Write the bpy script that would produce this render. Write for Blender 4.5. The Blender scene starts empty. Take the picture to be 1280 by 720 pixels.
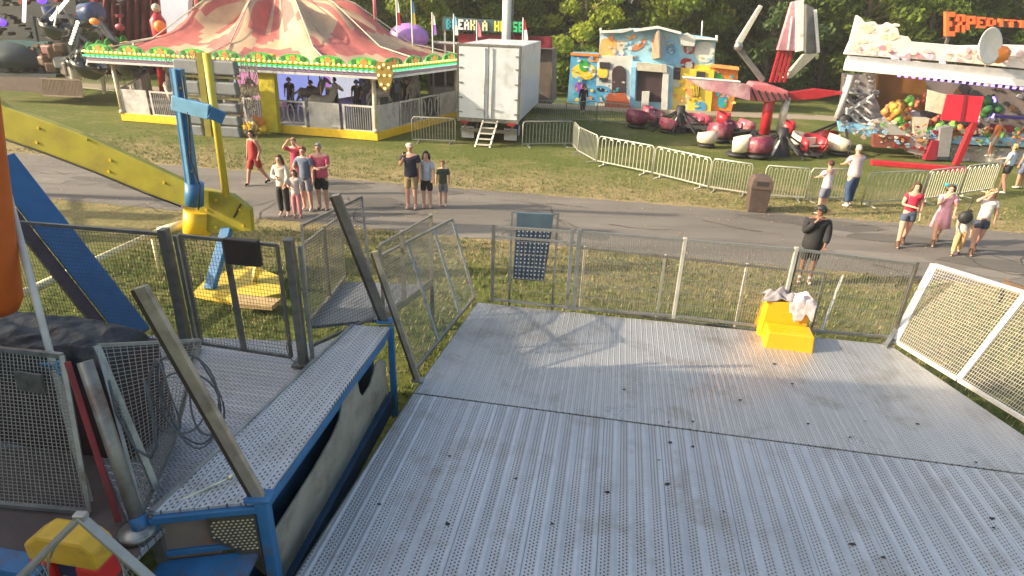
import bpy, bmesh, math, random
from mathutils import Vector, Matrix
R = math.radians
random.seed(7)
rnd = random.Random(11)
C = bpy.context.scene.collection

# ---------------------------------------------------------------- camera
CAM_H = 5.3
FOC = 775.0            # focal length in pixels of a 1280 wide frame
PITCH = R(24.0)
ROLL = R(2.0)
_c, _s = math.cos(PITCH), math.sin(PITCH)
F0 = Vector((0, _c, -_s)); R0 = Vector((1, 0, 0)); U0 = Vector((0, _s, _c))
RX = R0 * math.cos(ROLL) + U0 * math.sin(ROLL)
UX = -R0 * math.sin(ROLL) + U0 * math.cos(ROLL)
CP = Vector((0, 0, CAM_H))

def ray(px, py):
    return (F0 + RX * ((px - 640) / FOC) - UX * ((py - 360) / FOC))

def W(px, py, z=0.0):
    """the place on the level z that is seen at a point of the photograph"""
    d = ray(px, py); t = (z - CAM_H) / d.z
    return CP + d * t

def WY(px, py, y):
    """the place at the distance y"""
    d = ray(px, py); t = y / d.y
    return CP + d * t

def PJ(p):
    v = Vector(p) - CP
    k = v.dot(F0)
    return 640 + FOC * v.dot(RX) / k, 360 - FOC * v.dot(UX) / k

def HT(base, py):
    """height above base of the point straight above it that is seen in row py"""
    lo, hi = -3.0, 40.0
    for _ in range(50):
        m = (lo + hi) / 2
        p = Vector((base[0], base[1], m))
        if (p - CP).dot(F0) > .3 and PJ(p)[1] > py: lo = m
        else: hi = m
    return m

# ---------------------------------------------------------------- materials
MATS = {}
def mat(name, col, rough=0.6, metal=0.0, var=0.12, scale=6.0, bump=0.0, bscale=60.0, emit=None, spec=0.5, dirt=None, dirt_amt=0.0, coat=0.0):
    if name in MATS: return MATS[name]
    m = bpy.data.materials.new(name); m.use_nodes = True
    nt = m.node_tree; N = nt.nodes; L = nt.links
    b = N['Principled BSDF']
    b.inputs['Roughness'].default_value = rough
    b.inputs['Metallic'].default_value = metal
    b.inputs['Specular IOR Level'].default_value = spec
    if coat: b.inputs['Coat Weight'].default_value = coat
    tc = N.new('ShaderNodeTexCoord')
    if var > 0:
        nz = N.new('ShaderNodeTexNoise'); nz.inputs['Scale'].default_value = scale; nz.inputs['Detail'].default_value = 5
        L.new(tc.outputs['Object'], nz.inputs['Vector'])
        rp = N.new('ShaderNodeValToRGB')
        d = dirt if dirt else [c * (1 - var * 2) for c in col]
        rp.color_ramp.elements[0].position = 0.3; rp.color_ramp.elements[0].color = (*[c * (1 - var) for c in col], 1)
        rp.color_ramp.elements[1].position = 0.7; rp.color_ramp.elements[1].color = (*[min(1, c * (1 + var)) for c in col], 1)
        L.new(nz.outputs['Fac'], rp.inputs['Fac'])
        src = rp.outputs['Color']
        if dirt_amt > 0:
            n2 = N.new('ShaderNodeTexNoise'); n2.inputs['Scale'].default_value = scale * .45; n2.inputs['Detail'].default_value = 9; n2.inputs['Roughness'].default_value = .7
            L.new(tc.outputs['Object'], n2.inputs['Vector'])
            r2 = N.new('ShaderNodeValToRGB'); r2.color_ramp.elements[0].position = .62 - dirt_amt * .3; r2.color_ramp.elements[1].position = .72
            L.new(n2.outputs['Fac'], r2.inputs['Fac'])
            mx = N.new('ShaderNodeMix'); mx.data_type = 'RGBA'
            L.new(r2.outputs['Color'], mx.inputs['Factor']); L.new(src, mx.inputs['A']); mx.inputs['B'].default_value = (*d, 1)
            src = mx.outputs['Result']
        L.new(src, b.inputs['Base Color'])
    else:
        b.inputs['Base Color'].default_value = (*col, 1)
    if bump > 0:
        n3 = N.new('ShaderNodeTexNoise'); n3.inputs['Scale'].default_value = bscale; n3.inputs['Detail'].default_value = 3
        L.new(tc.outputs['Object'], n3.inputs['Vector'])
        bp = N.new('ShaderNodeBump'); bp.inputs['Strength'].default_value = bump; bp.inputs['Distance'].default_value = .02
        L.new(n3.outputs['Fac'], bp.inputs['Height']); L.new(bp.outputs['Normal'], b.inputs['Normal'])
    if emit:
        b.inputs['Emission Color'].default_value = (*emit[:3], 1); b.inputs['Emission Strength'].default_value = emit[3]
    MATS[name] = m
    return m

# ---------------------------------------------------------------- objects
ROOTM = {}
def _m(o): return ROOTM.get(o.name, Matrix.Identity(4))

def thing(name, label, cat, loc=(0, 0, 0), rotz=0.0, group=None):
    o = bpy.data.objects.new(name, None); C.objects.link(o)
    o.empty_display_size = .2
    o.location = loc; o.rotation_euler = (0, 0, rotz)
    o['label'] = label; o['category'] = cat
    if group: o['group'] = group
    ROOTM[o.name] = Matrix.Translation(Vector(loc)) @ Matrix.Rotation(rotz, 4, 'Z')
    return o

def tag(o, label, cat, group=None, kind=None):
    o['label'] = label; o['category'] = cat
    if group: o['group'] = group
    if kind: o['kind'] = kind
    return o

def struct(o):
    o['kind'] = 'structure'; return o

def kids(o): return [c for c in KID.get(o.name, [])]
KID = {}
def dup(o, loc, rotz=None, label=None, scale=None, mats=None):
    """a copy of a thing with copies of its parts and sub-parts"""
    def cp(x, par):
        c = x.copy(); C.objects.link(c)
        if par is not None:
            c.parent = par; KID.setdefault(par.name, []).append(c)
        for ch in kids(x): cp(ch, c)
        return c
    r = cp(o, None)
    r.location = loc
    if rotz is not None: r.rotation_euler = (0, 0, rotz)
    if scale: r.scale = (scale,) * 3
    if label: r['label'] = label
    return r

class MB:
    def __init__(s, local=False):
        s.b = bmesh.new(); s.mi = 0; s.local = local; s.sm = False
    def _f(s, vs):
        try:
            f = s.b.faces.new(vs); f.material_index = s.mi; f.smooth = s.sm
            return f
        except ValueError: return None
    def face(s, pts): return s._f([s.b.verts.new(p) for p in pts])
    def box(s, c, size, rz=0.0, M=None):
        x, y, z = size[0] / 2, size[1] / 2, size[2] / 2
        T = M if M is not None else Matrix.Translation(Vector(c)) @ Matrix.Rotation(rz, 4, 'Z')
        v = [s.b.verts.new(T @ Vector(p)) for p in ((-x,-y,-z),(x,-y,-z),(x,y,-z),(-x,y,-z),(-x,-y,z),(x,-y,z),(x,y,z),(-x,y,z))]
        for q in ((0,3,2,1),(4,5,6,7),(0,1,5,4),(1,2,6,5),(2,3,7,6),(3,0,4,7)): s._f([v[i] for i in q])
    def bar(s, p0, p1, w, h=None, up=(0, 0, 1)):
        """rectangular bar from p0 to p1"""
        h = h or w
        p0, p1 = Vector(p0), Vector(p1); d = (p1 - p0); L = d.length
        if L < 1e-6: return
        d.normalize(); up = Vector(up)
        if abs(d.dot(up.normalized())) > .98: up = Vector((0, 1, 0))
        sx = d.cross(up).normalized(); sy = sx.cross(d).normalized()
        M = Matrix((sx, d, sy)).transposed().to_4x4(); M.translation = (p0 + p1) / 2
        s.box(None, (w, L, h), M=M)
    def tube(s, p0, p1, r, n=8, r1=None, cap=True):
        s.path([p0, p1], [r, r if r1 is None else r1], n, cap)
    def path(s, pts, r, n=8, cap=True, closed=False):
        pts = [Vector(p) for p in pts]; k = len(pts)
        rr = r if isinstance(r, (list, tuple)) else [r] * k
        rings = []; ref = None
        for i, p in enumerate(pts):
            if closed: d = pts[(i + 1) % k] - pts[i - 1]
            else: d = pts[min(i + 1, k - 1)] - pts[max(i - 1, 0)]
            if d.length < 1e-9: d = Vector((0, 0, 1))
            d.normalize()
            if ref is None: ref = Vector((0, 0, 1)) if abs(d.z) < .9 else Vector((1, 0, 0))
            a = (ref - d * ref.dot(d))
            if a.length < 1e-4: a = d.orthogonal()
            a.normalize(); ref = a; bb = d.cross(a)
            rings.append([s.b.verts.new(p + (a * math.cos(2 * math.pi * j / n) + bb * math.sin(2 * math.pi * j / n)) * rr[i]) for j in range(n)])
        m = k if closed else k - 1
        old = s.sm; s.sm = n > 5
        for i in range(m):
            A, B = rings[i], rings[(i + 1) % k]
            for j in range(n): s._f([A[j], A[(j + 1) % n], B[(j + 1) % n], B[j]])
        s.sm = old
        if cap and not closed:
            s._f(list(reversed(rings[0]))); s._f(rings[-1])
    def prism(s, pts, d):
        """outline pts (3D, planar) thickened by the vector d"""
        d = Vector(d); A = [s.b.verts.new(Vector(p)) for p in pts]; B = [s.b.verts.new(Vector(p) + d) for p in pts]
        s._f(list(reversed(A))); s._f(B); n = len(A)
        for i in range(n): s._f([A[i], A[(i + 1) % n], B[(i + 1) % n], B[i]])
    def lathe(s, c, prof, n=16, M=None, wob=0):
        """profile [(r, z)] about the vertical through c"""
        T = M if M is not None else Matrix.Translation(Vector(c))
        rings = []
        for r, z in prof:
            if r < 1e-4: rings.append([s.b.verts.new(T @ Vector((0, 0, z)))])
            else: rings.append([s.b.verts.new(T @ Vector((r * math.cos(2 * math.pi * j / n) * (1 + wob * rnd.uniform(-1, 1)), r * math.sin(2 * math.pi * j / n) * (1 + wob * rnd.uniform(-1, 1)), z))) for j in range(n)])
        old = s.sm; s.sm = True
        for A, B in zip(rings, rings[1:]):
            for j in range(n):
                a = A if len(A) == 1 else None
                if len(A) == 1 and len(B) == 1: continue
                if len(A) == 1: s._f([A[0], B[(j + 1) % n], B[j]][::-1])
                elif len(B) == 1: s._f([A[j], A[(j + 1) % n], B[0]])
                else: s._f([A[j], A[(j + 1) % n], B[(j + 1) % n], B[j]])
        s.sm = old
    def ball(s, c, r, n=10, sc=(1, 1, 1), M=None):
        k = max(4, n // 2 + 1)
        T = (M if M is not None else Matrix.Translation(Vector(c))) @ Matrix.Diagonal((*[q for q in sc], 1))
        s.lathe(None, [(r * math.sin(math.pi * i / k), -r * math.cos(math.pi * i / k)) for i in range(k + 1)], n, M=T)
    def grid(s, p00, p10, p01, nu, nv, r, w=None):
        """welded wire: nu wires running v-ward, nv wires running u-ward"""
        p00, p10, p01 = Vector(p00), Vector(p10), Vector(p01); U = p10 - p00; Vv = p01 - p00
        for i in range(nu + 1):
            a = p00 + U * (i / nu); s.bar(a, a + Vv, r)
        for j in range(nv + 1):
            a = p00 + Vv * (j / nv); s.bar(a, a + U, r)
    def build(s, name, m, parent=None, bevel=0.0, smooth=None, recalc=True):
        if recalc: bmesh.ops.recalc_face_normals(s.b, faces=s.b.faces)
        me = bpy.data.meshes.new(name)
        if not s.local and parent is not None: s.b.transform(_m(parent).inverted())
        s.b.to_mesh(me); s.b.free()
        for x in (m if isinstance(m, (list, tuple)) else [m]): me.materials.append(x)
        o = bpy.data.objects.new(name, me); C.objects.link(o)
        if parent is not None:
            o.parent = parent; ROOTM[o.name] = _m(parent); KID.setdefault(parent.name, []).append(o)
        if bevel > 0:
            bv = o.modifiers.new('bevel', 'BEVEL'); bv.width = bevel; bv.segments = 2; bv.limit_method = 'ANGLE'; bv.angle_limit = R(40)
        return o
# ================================================================ camera, light, world
sc = bpy.context.scene
cam = bpy.data.cameras.new('camera'); co = bpy.data.objects.new('camera', cam); C.objects.link(co)
cam.sensor_width = 36; cam.lens = FOC / 1280 * 36; cam.clip_end = 2000; cam.clip_start = .05
Mx = Matrix((RX, UX, -F0)).transposed().to_4x4(); Mx.translation = CP
co.matrix_world = Mx
sc.camera = co
sc.view_settings.view_transform = 'Standard'; sc.view_settings.look = 'None'; sc.view_settings.gamma = 1
sc.view_settings.exposure = 1.05
SH = R(10.0); EL = R(25.0)          # shadows run to +X, turned by SH; height of the sun
sd = Vector((math.cos(SH) * math.cos(EL), math.sin(SH) * math.cos(EL), -math.sin(EL)))
sl = bpy.data.lights.new('sun', 'SUN'); sl.energy = 4.6; sl.angle = R(.6); sl.color = (1, .84, .62)
so = bpy.data.objects.new('sun', sl); C.objects.link(so)
so.rotation_euler = sd.to_track_quat('-Z', 'Y').to_euler(); so.location = (-20, 0, 20)
wd = bpy.data.worlds.new('World'); sc.world = wd; wd.use_nodes = True
wn = wd.node_tree; bg = wn.nodes['Background']
sk = wn.nodes.new('ShaderNodeTexSky'); sk.sky_type = 'NISHITA'; sk.sun_disc = False
sk.sun_elevation = EL; sk.sun_rotation = math.atan2(-sd.x, -sd.y); sk.air_density = 1.3; sk.dust_density = 5.0
wn.links.new(sk.outputs['Color'], bg.inputs['Color']); bg.inputs['Strength'].default_value = 0.14

# ---------------------------------------------------------------- common materials
M_steel = mat('galvanised_steel', (.36, .36, .33), .42, .75, .18, 9, .1, 40, dirt=(.16, .14, .10), dirt_amt=.25)
M_dsteel = mat('dull_steel', (.22, .21, .18), .5, .6, .2, 8, .1, 40, dirt=(.09, .07, .05), dirt_amt=.3)
M_wire = mat('fence_wire', (.33, .32, .28), .45, .7, .1, 20)
M_lwire = mat('bright_wire', (.72, .70, .64), .45, .4, .1, 20)
M_dwire = mat('dark_wire', (.10, .095, .085), .5, .6, .1, 20)
M_lpost = mat('pale_post', (.62, .59, .50), .5, .3, .12, 9)
M_blue = mat('blue_paint', (.035, .16, .34), .45, 0, .15, 5, .15, 60, dirt=(.12, .08, .05), dirt_amt=.22)
M_lblue = mat('light_blue_paint', (.24, .50, .70), .4, 0, .12, 5)
M_yellow = mat('yellow_paint', (.38, .33, .035), .45, 0, .12, 3, .1, 60, dirt=(.26, .20, .05), dirt_amt=.4)
M_pyel = mat('pale_yellow_paint', (.62, .56, .24), .5, 0, .12, 4)
M_gold = mat('golden_yellow', (.78, .50, .02), .45, 0, .1, 6)
M_orange = mat('orange_vinyl', (.62, .13, .02), .5, 0, .12, 3, .1, 30)
M_red = mat('red_paint', (.40, .02, .03), .4, 0, .14, 6)
M_dred = mat('dark_red_paint', (.22, .015, .03), .45, 0, .15, 6)
M_pink = mat('pink_paint', (.66, .20, .24), .5, 0, .15, 4)
M_white = mat('white_paint', (.74, .74, .72), .45, 0, .08, 4, dirt=(.42, .40, .35), dirt_amt=.2)
M_cream = mat('cream_paint', (.55, .52, .40), .5, 0, .12, 4, .1, 30, dirt=(.30, .24, .15), dirt_amt=.3)
M_gcream = mat('grimy_cream_panel', (.40, .39, .34), .55, 0, .14, 3, .1, 30, dirt=(.20, .15, .10), dirt_amt=.35)
M_black = mat('black_matte', (.018, .018, .02), .6, 0, .2, 6)
M_dark = mat('dark_interior', (.03, .028, .028), .8, 0, .2, 6)
M_tealdk = mat('dark_teal_paint', (.008, .024, .03), .6, 0, .2, 5)
M_green = mat('green_paint', (.05, .38, .06), .45, 0, .12, 7)
M_teal = mat('teal_paint', (.03, .34, .40), .45, 0, .12, 5)
M_sky = mat('pale_blue_paint', (.25, .52, .72), .5, 0, .12, 3)
M_purple = mat('purple_paint', (.28, .12, .50), .45, 0, .12, 5)
M_brown = mat('brown_paint', (.13, .075, .04), .6, 0, .2, 5)
M_orangep = mat('orange_paint', (.80, .24, .04), .5, 0, .15, 6)
M_grey = mat('grey_paint', (.22, .225, .23), .5, 0, .12, 5)
M_lgrey = mat('light_grey_paint', (.46, .46, .47), .5, .1, .12, 4)

# ================================================================ ground
def ground_material():
    m = bpy.data.materials.new('dry_grass'); m.use_nodes = True
    nt = m.node_tree; N = nt.nodes; L = nt.links; b = N['Principled BSDF']; b.inputs['Roughness'].default_value = .9; b.inputs['Specular IOR Level'].default_value = .15
    tc = N.new('ShaderNodeTexCoord')
    def noise(s, d=6, r=.6, st=None):
        n = N.new('ShaderNodeTexNoise'); n.inputs['Scale'].default_value = s; n.inputs['Detail'].default_value = d; n.inputs['Roughness'].default_value = r
        if st:
            mp = N.new('ShaderNodeMapping'); mp.inputs['Scale'].default_value = st; L.new(tc.outputs['Object'], mp.inputs['Vector']); L.new(mp.outputs['Vector'], n.inputs['Vector'])
        else: L.new(tc.outputs['Object'], n.inputs['Vector'])
        return n.outputs['Fac']
    def ramp(f, a, ca, c, cc):
        r = N.new('ShaderNodeValToRGB'); r.color_ramp.elements[0].position = a; r.color_ramp.elements[0].color = (*ca, 1)
        r.color_ramp.elements[1].position = c; r.color_ramp.elements[1].color = (*cc, 1); L.new(f, r.inputs['Fac']); return r.outputs['Color']
    def mix(f, a, c):
        x = N.new('ShaderNodeMix'); x.data_type = 'RGBA'; L.new(f, x.inputs['Factor']); L.new(a, x.inputs['A']); L.new(c, x.inputs['B']); return x.outputs['Result']
    g = ramp(noise(9, 8, .75), .35, (.055, .085, .016), .7, (.16, .17, .045))
    dry = ramp(noise(14, 8, .8), .35, (.19, .145, .065), .66, (.44, .35, .19))
    # dry beside the path: a band in the direction of the path
    sp = N.new('ShaderNodeSeparateXYZ'); L.new(tc.outputs['Object'], sp.inputs[0])
    def mth(op, a, c, cl=False):
        x = N.new('ShaderNodeMath'); x.operation = op; x.use_clamp = cl
        for i, v in enumerate((a, c)):
            if v is None: continue
            if isinstance(v, (int, float)): x.inputs[i].default_value = v
            else: L.new(v, x.inputs[i])
        return x.outputs[0]
    d = mth('ADD', sp.outputs['Y'], mth('MULTIPLY', sp.outputs['X'], .167))      # distance across the path
    nearp = mth('SUBTRACT', 1.0, mth('DIVIDE', mth('ABSOLUTE', mth('SUBTRACT', d, 17.4), None), 7.0), True)
    f = mth('ADD', mth('MULTIPLY', nearp, .80), mth('MULTIPLY', mth('SUBTRACT', noise(.45, 6, .65), .5), 1.5))
    f = mth('ADD', f, mth('MULTIPLY', mth('SUBTRACT', noise(3.5, 5, .7), .5), .9))
    f2 = mth('MULTIPLY', mth('SUBTRACT', f, .0), 1.5, True)
    col = mix(f2, g, dry)
    L.new(col, b.inputs['Base Color'])
    bp = N.new('ShaderNodeBump'); bp.inputs['Strength'].default_value = .9; bp.inputs['Distance'].default_value = .05
    L.new(noise(22, 8, .8), bp.inputs['Height']); L.new(bp.outputs['Normal'], b.inputs['Normal'])
    return m

m = MB()
m.face([(-400, -200, 0), (400, -200, 0), (400, 600, 0), (-400, 600, 0)])
struct(m.build('ground', ground_material()))

def asphalt(name, c0, c1, rough=.85):
    m = bpy.data.materials.new(name); m.use_nodes = True
    nt = m.node_tree; N = nt.nodes; L = nt.links; b = N['Principled BSDF']; b.inputs['Roughness'].default_value = rough
    tc = N.new('ShaderNodeTexCoord')
    a = N.new('ShaderNodeTexNoise'); a.inputs['Scale'].default_value = .6; a.inputs['Detail'].default_value = 8; a.inputs['Roughness'].default_value = .7
    c = N.new('ShaderNodeTexNoise'); c.inputs['Scale'].default_value = 60; c.inputs['Detail'].default_value = 4
    mp = N.new('ShaderNodeMapping'); mp.inputs['Scale'].default_value = (.35, 1.4, 1); L.new(tc.outputs['Object'], mp.inputs['Vector'])
    L.new(mp.outputs['Vector'], a.inputs['Vector']); L.new(tc.outputs['Object'], c.inputs['Vector'])
    r = N.new('ShaderNodeValToRGB'); r.color_ramp.elements[0].position = .3; r.color_ramp.elements[0].color = (*c0, 1); r.color_ramp.elements[1].position = .7; r.color_ramp.elements[1].color = (*c1, 1)
    mm = N.new('ShaderNodeMath'); mm.operation = 'MULTIPLY_ADD'; mm.inputs[1].default_value = .25; L.new(c.outputs['Fac'], mm.inputs[0]); 
    m2 = N.new('ShaderNodeMath'); m2.operation = 'MULTIPLY'; m2.inputs[1].default_value = .75; L.new(a.outputs['Fac'], m2.inputs[0]); L.new(m2.outputs[0], mm.inputs[2])
    L.new(mm.outputs[0], r.inputs['Fac']); L.new(r.outputs['Color'], b.inputs['Base Color'])
    bp = N.new('ShaderNodeBump'); bp.inputs['Strength'].default_value = .4; bp.inputs['Distance'].default_value = .01; L.new(c.outputs['Fac'], bp.inputs['Height']); L.new(bp.outputs['Normal'], b.inputs['Normal'])
    return m
M_path = asphalt('worn_asphalt', (.085, .076, .064), (.20, .18, .152))
M_gravel = asphalt('pale_gravel', (.22, .18, .13), (.36, .30, .22))

def strip(name, a, b, wa, m, z, n=120, jit=.12):
    """a path with slightly uneven edges from a to b; wa the width"""
    a, b = Vector((*a, z)), Vector((*b, z)); d = (b - a).normalized(); q = Vector((-d.y, d.x, 0))
    k = MB(); prev = None
    for i in range(n + 1):
        p = a.lerp(b, i / n)
        l = k.b.verts.new(p + q * (wa / 2 + rnd.uniform(-jit, jit))); r = k.b.verts.new(p - q * (wa / 2 + rnd.uniform(-jit, jit)))
        if prev: k._f([prev[0], prev[1], r, l])
        prev = (l, r)
    return struct(k.build(name, m))
A_ = Vector((-18.96, 22.56)); D_ = Vector((.986, -.165)); Q_ = Vector((-.165, -.986))
c0 = A_ + Q_ * 2.25
strip('path', c0 - D_ * 45, c0 + D_ * 95, 4.55, M_path, .006, 900, .07)
strip('gravel_path', (-30, 42.2), (60, 36.2), 2.2, M_gravel, .006, 300, .2)

# patches and cracks of the old asphalt
pk_ = MB()
for i in range(26):
    t = rnd.uniform(-8, 42); q = rnd.uniform(-1.9, 1.9); p = c0 + D_ * (t + 0) + Q_ * q; w, h = rnd.uniform(.4, 1.8), rnd.uniform(.25, .7)
    pts = [p + D_ * w * math.cos(a) * rnd.uniform(.7, 1.1) + Q_ * h * math.sin(a) * rnd.uniform(.7, 1.1) for a in [j * .63 for j in range(10)]]
    pk_.mi = rnd.randrange(2); pk_.face([(v.x, v.y, .010 + i * .0003) for v in pts])
o = pk_.build('path_patches', [asphalt('patch_dark', (.06, .055, .05), (.13, .12, .10)), asphalt('patch_pale', (.13, .118, .10), (.22, .20, .17))]); o['kind'] = 'structure'
ck = MB()
for i in range(60):
    t = rnd.uniform(-8, 42); q = rnd.uniform(-2.2, 2.2); p = c0 + D_ * t + Q_ * q; a = rnd.choice([rnd.gauss(0, .25), rnd.gauss(1.57, .3)])
    for j in range(rnd.randrange(4, 12)):
        a += rnd.gauss(0, .35); n = p + (D_ * math.cos(a) + Q_ * math.sin(a)) * rnd.uniform(.12, .35); d = (n - p).normalized(); e = Vector((-d.y, d.x)) * rnd.uniform(.006, .016)
        ck.face([(p.x + e.x, p.y + e.y, .021), (p.x - e.x, p.y - e.y, .021), (n.x - e.x, n.y - e.y, .021), (n.x + e.x, n.y + e.y, .021)]); p = n
o = ck.build('path_cracks', mat('crack_dark', (.03, .028, .024), .9, 0, .2, 9)); o['kind'] = 'structure'
# haze of the low sun
hz = MB(); hz.box((0, 200, 8.5), (860, 860, 19)); o = hz.build('haze', bpy.data.materials.new('haze_air')); o['kind'] = 'stuff'
hm = o.data.materials[0]; hm.use_nodes = True; hn = hm.node_tree; hn.nodes.remove(hn.nodes['Principled BSDF'])
pv = hn.nodes.new('ShaderNodeVolumePrincipled'); pv.inputs['Color'].default_value = (.95, .93, .88, 1); pv.inputs['Density'].default_value = .0009; pv.inputs['Anisotropy'].default_value = .2
hn.links.new(pv.outputs[0], hn.nodes['Material Output'].inputs['Volume'])

# fallen leaves and grass blades that catch the light beside the path
lf = MB()
for i in range(5200):
    t = rnd.uniform(-5, 42); o_ = rnd.choice([rnd.gauss(-.9, .8), rnd.gauss(-.4, 2.0), rnd.gauss(5.4, .7)])
    p = A_ + D_ * t + Q_ * o_
    s_ = rnd.uniform(.02, .05); a = rnd.uniform(0, 6.28)
    v = [Vector((p.x + math.cos(a + k * 1.57) * s_ * (1 if k % 2 else .6), p.y + math.sin(a + k * 1.57) * s_ * (1 if k % 2 else .6), .015 + rnd.uniform(0, .02))) for k in range(4)]
    lf.mi = rnd.randrange(2); lf.face(v)
o = lf.build('fallen_leaves', [mat('leaf_tan', (.36, .24, .10), .8, 0, .2, 30), mat('leaf_brown', (.20, .12, .05), .8, 0, .2, 30)], recalc=False)
o['kind'] = 'stuff'
gb = MB()
def blades(n, fx, h0, h1):
    for i in range(n):
        x, y = fx()
        for k in range(5):
            a = rnd.uniform(0, 6.28); h = rnd.uniform(h0, h1); bx, by = x + rnd.gauss(0, .035), y + rnd.gauss(0, .035)
            tx, ty = bx + math.cos(a) * h * .5, by + math.sin(a) * h * .5; w = .007
            gb.mi = rnd.choice((0, 0, 1, 2))
            gb.face([(bx - math.sin(a) * w, by + math.cos(a) * w, 0), (bx + math.sin(a) * w, by - math.cos(a) * w, 0), (tx, ty, h)])
blades(11000, lambda: (rnd.uniform(-9, 12), rnd.uniform(7.2, 15.2)), .05, .13)
blades(5500, lambda: (lambda t, q: ((A_ + D_ * t - Q_ * q).x, (A_ + D_ * t - Q_ * q).y))(rnd.uniform(0, 40), abs(rnd.gauss(0, 2.2)) + .2), .04, .1)
# keep the asphalt clear
gx = [f for f in gb.b.faces if 14.62 < (lambda c: c.y + .167 * c.x)(f.calc_center_median()) < 19.35]
bmesh.ops.delete(gb.b, geom=gx, context='FACES')
rm = [f for f in gb.b.faces if 18.35 - .1 > (lambda c: c.y + .167 * c.x)(f.calc_center_median()) + 0 > 14.75 and False]
o = gb.build('grass', [mat('grass_green', (.07, .12, .02), .8, 0, .3, 3), mat('grass_olive', (.13, .15, .04), .8, 0, .3, 3), mat('grass_straw', (.32, .26, .12), .8, 0, .3, 3)], recalc=False)
o['kind'] = 'stuff'

# ================================================================ trees
def leafmat(name, c, tr):
    m = bpy.data.materials.new(name); m.use_nodes = True
    nt = m.node_tree; N = nt.nodes; L = nt.links; b = N['Principled BSDF']; b.inputs['Roughness'].default_value = .6; b.inputs['Specular IOR Level'].default_value = .3
    tc = N.new('ShaderNodeTexCoord'); nz = N.new('ShaderNodeTexNoise'); nz.inputs['Scale'].default_value = .9; nz.inputs['Detail'].default_value = 6
    L.new(tc.outputs['Object'], nz.inputs['Vector'])
    r = N.new('ShaderNodeValToRGB'); r.color_ramp.elements[0].position = .3; r.color_ramp.elements[0].color = (*[x * .7 for x in c], 1)
    r.color_ramp.elements[1].position = .7; r.color_ramp.elements[1].color = (c[0] * 1.5, c[1] * 1.3, c[2] * 1.1, 1)
    L.new(nz.outputs['Fac'], r.inputs['Fac']); L.new(r.outputs['Color'], b.inputs['Base Color'])
    t = N.new('ShaderNodeBsdfTranslucent'); L.new(r.outputs['Color'], t.inputs['Color'])
    mx = N.new('ShaderNodeMixShader'); mx.inputs[0].default_value = tr
    L.new(b.outputs[0], mx.inputs[1]); L.new(t.outputs[0], mx.inputs[2]); L.new(mx.outputs[0], N['Material Output'].inputs['Surface'])
    return m
LM = [leafmat('leaf_dark', (.085, .15, .028), .45), leafmat('leaf_mid', (.14, .22, .035), .5), leafmat('leaf_bright', (.29, .38, .055), .5), leafmat('leaf_bluish', (.085, .15, .05), .45)]
M_bark = mat('bark', (.13, .10, .07), .9, 0, .3, 8, .6, 20)

def leafcloud(m, c, r, n, s, sc=(1, 1, 1)):
    for _ in range(n):
        while True:
            v = Vector((rnd.uniform(-1, 1), rnd.uniform(-1, 1), rnd.uniform(-1, 1)))
            if .25 < v.length < 1: break
        p = Vector(c) + Vector((v.x * r * sc[0], v.y * r * sc[1], v.z * r * sc[2]))
        a = Vector((rnd.gauss(0, 1), rnd.gauss(0, 1), rnd.gauss(0, 1))).normalized(); b = a.orthogonal().normalized(); q = s * rnd.uniform(.5, 1.2)
        u = a.cross(b)
        m.face([p - u * q, p + b * q * .55, p + u * q, p - b * q * .55])

def tree_proto(seed, H, low, rad, nc, lm, leaf=.19, dens=230):
    global rnd
    keep = rnd; rnd = random.Random(seed)
    root = thing('tree', '', 'tree')
    t = MB(True); lean = rnd.uniform(-.05, .05)
    pts = [(lean * z * (1 + .2 * math.sin(z)), .03 * z * math.cos(z * .7), z) for z in (0, 1, 2, 3.5, 5, 7, 9, H * .85)]
    t.path(pts, [.24, .2, .18, .16, .14, .11, .08, .03], 8)
    cr = MB(True); clumps = []
    for i in range(nc):
        z = low + (H - low) * (i + rnd.random()) / nc
        k = (z - low) / (H - low); rr = rad * (math.sin(math.pi * min(1, .22 + k * .78)) ** .6) * rnd.uniform(.35, 1)
        a = i * 2.4 + rnd.uniform(-.5, .5)
        clumps.append((Vector((math.cos(a) * rr, math.sin(a) * rr, z)), rnd.uniform(.55, 1.25)))
    for c, r in clumps:
        t.path([(lean * c.z * .8, 0, max(.8, c.z - 1.2)), (c.x * .5, c.y * .5, c.z - .5), c], [.06, .04, .015], 5)
        cr.mi = 0 if rnd.random() < .75 else 1
        leafcloud(cr, c, r, int(dens * r), leaf, (1, 1, .62))
    t.build('trunk', M_bark, root); cr.build('crown', lm, root, recalc=False)
    rnd = keep
    return root
T1 = tree_proto(1, 13, 1.0, 3.6, 46, [LM[0], LM[1]])
T2 = tree_proto(2, 12, 1.6, 3.2, 42, [LM[1], LM[2]])
T3 = tree_proto(3, 14, .7, 3.8, 48, [LM[3], LM[0]])
T4 = tree_proto(4, 11, .5, 2.8, 40, [LM[2], LM[1]])
TREES = [(T1, 'dark evergreen tree'), (T2, 'mid green leafy tree'), (T3, 'bluish dark tree'), (T4, 'bright yellow green tree')]
spots = []
xs = -44
i = 0
seqs = [0, 2, 0, 1, 2, 0, 1, 2, 3, 1, 2, 0, 3, 1, 0, 1, 0, 3, 1, 0, 2, 1, 0, 1]
first = set()
where = {0: 'of the wood behind the dark ride', 1: 'of the wood behind the carousel', 2: 'of the wood behind the trailer', 3: 'of the wood behind the funhouse', 4: 'of the wood behind the folding arms', 5: 'of the wood behind the rockwork ride', 6: 'of the wood beyond the letter sign'}
def zone(x, y):
    px = PJ((x, y, 3))[0]
    return 0 if px < 190 else 1 if px < 480 else 2 if px < 700 else 3 if px < 880 else 4 if px < 1050 else 5 if px < 1230 else 6
cnt = {}
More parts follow.
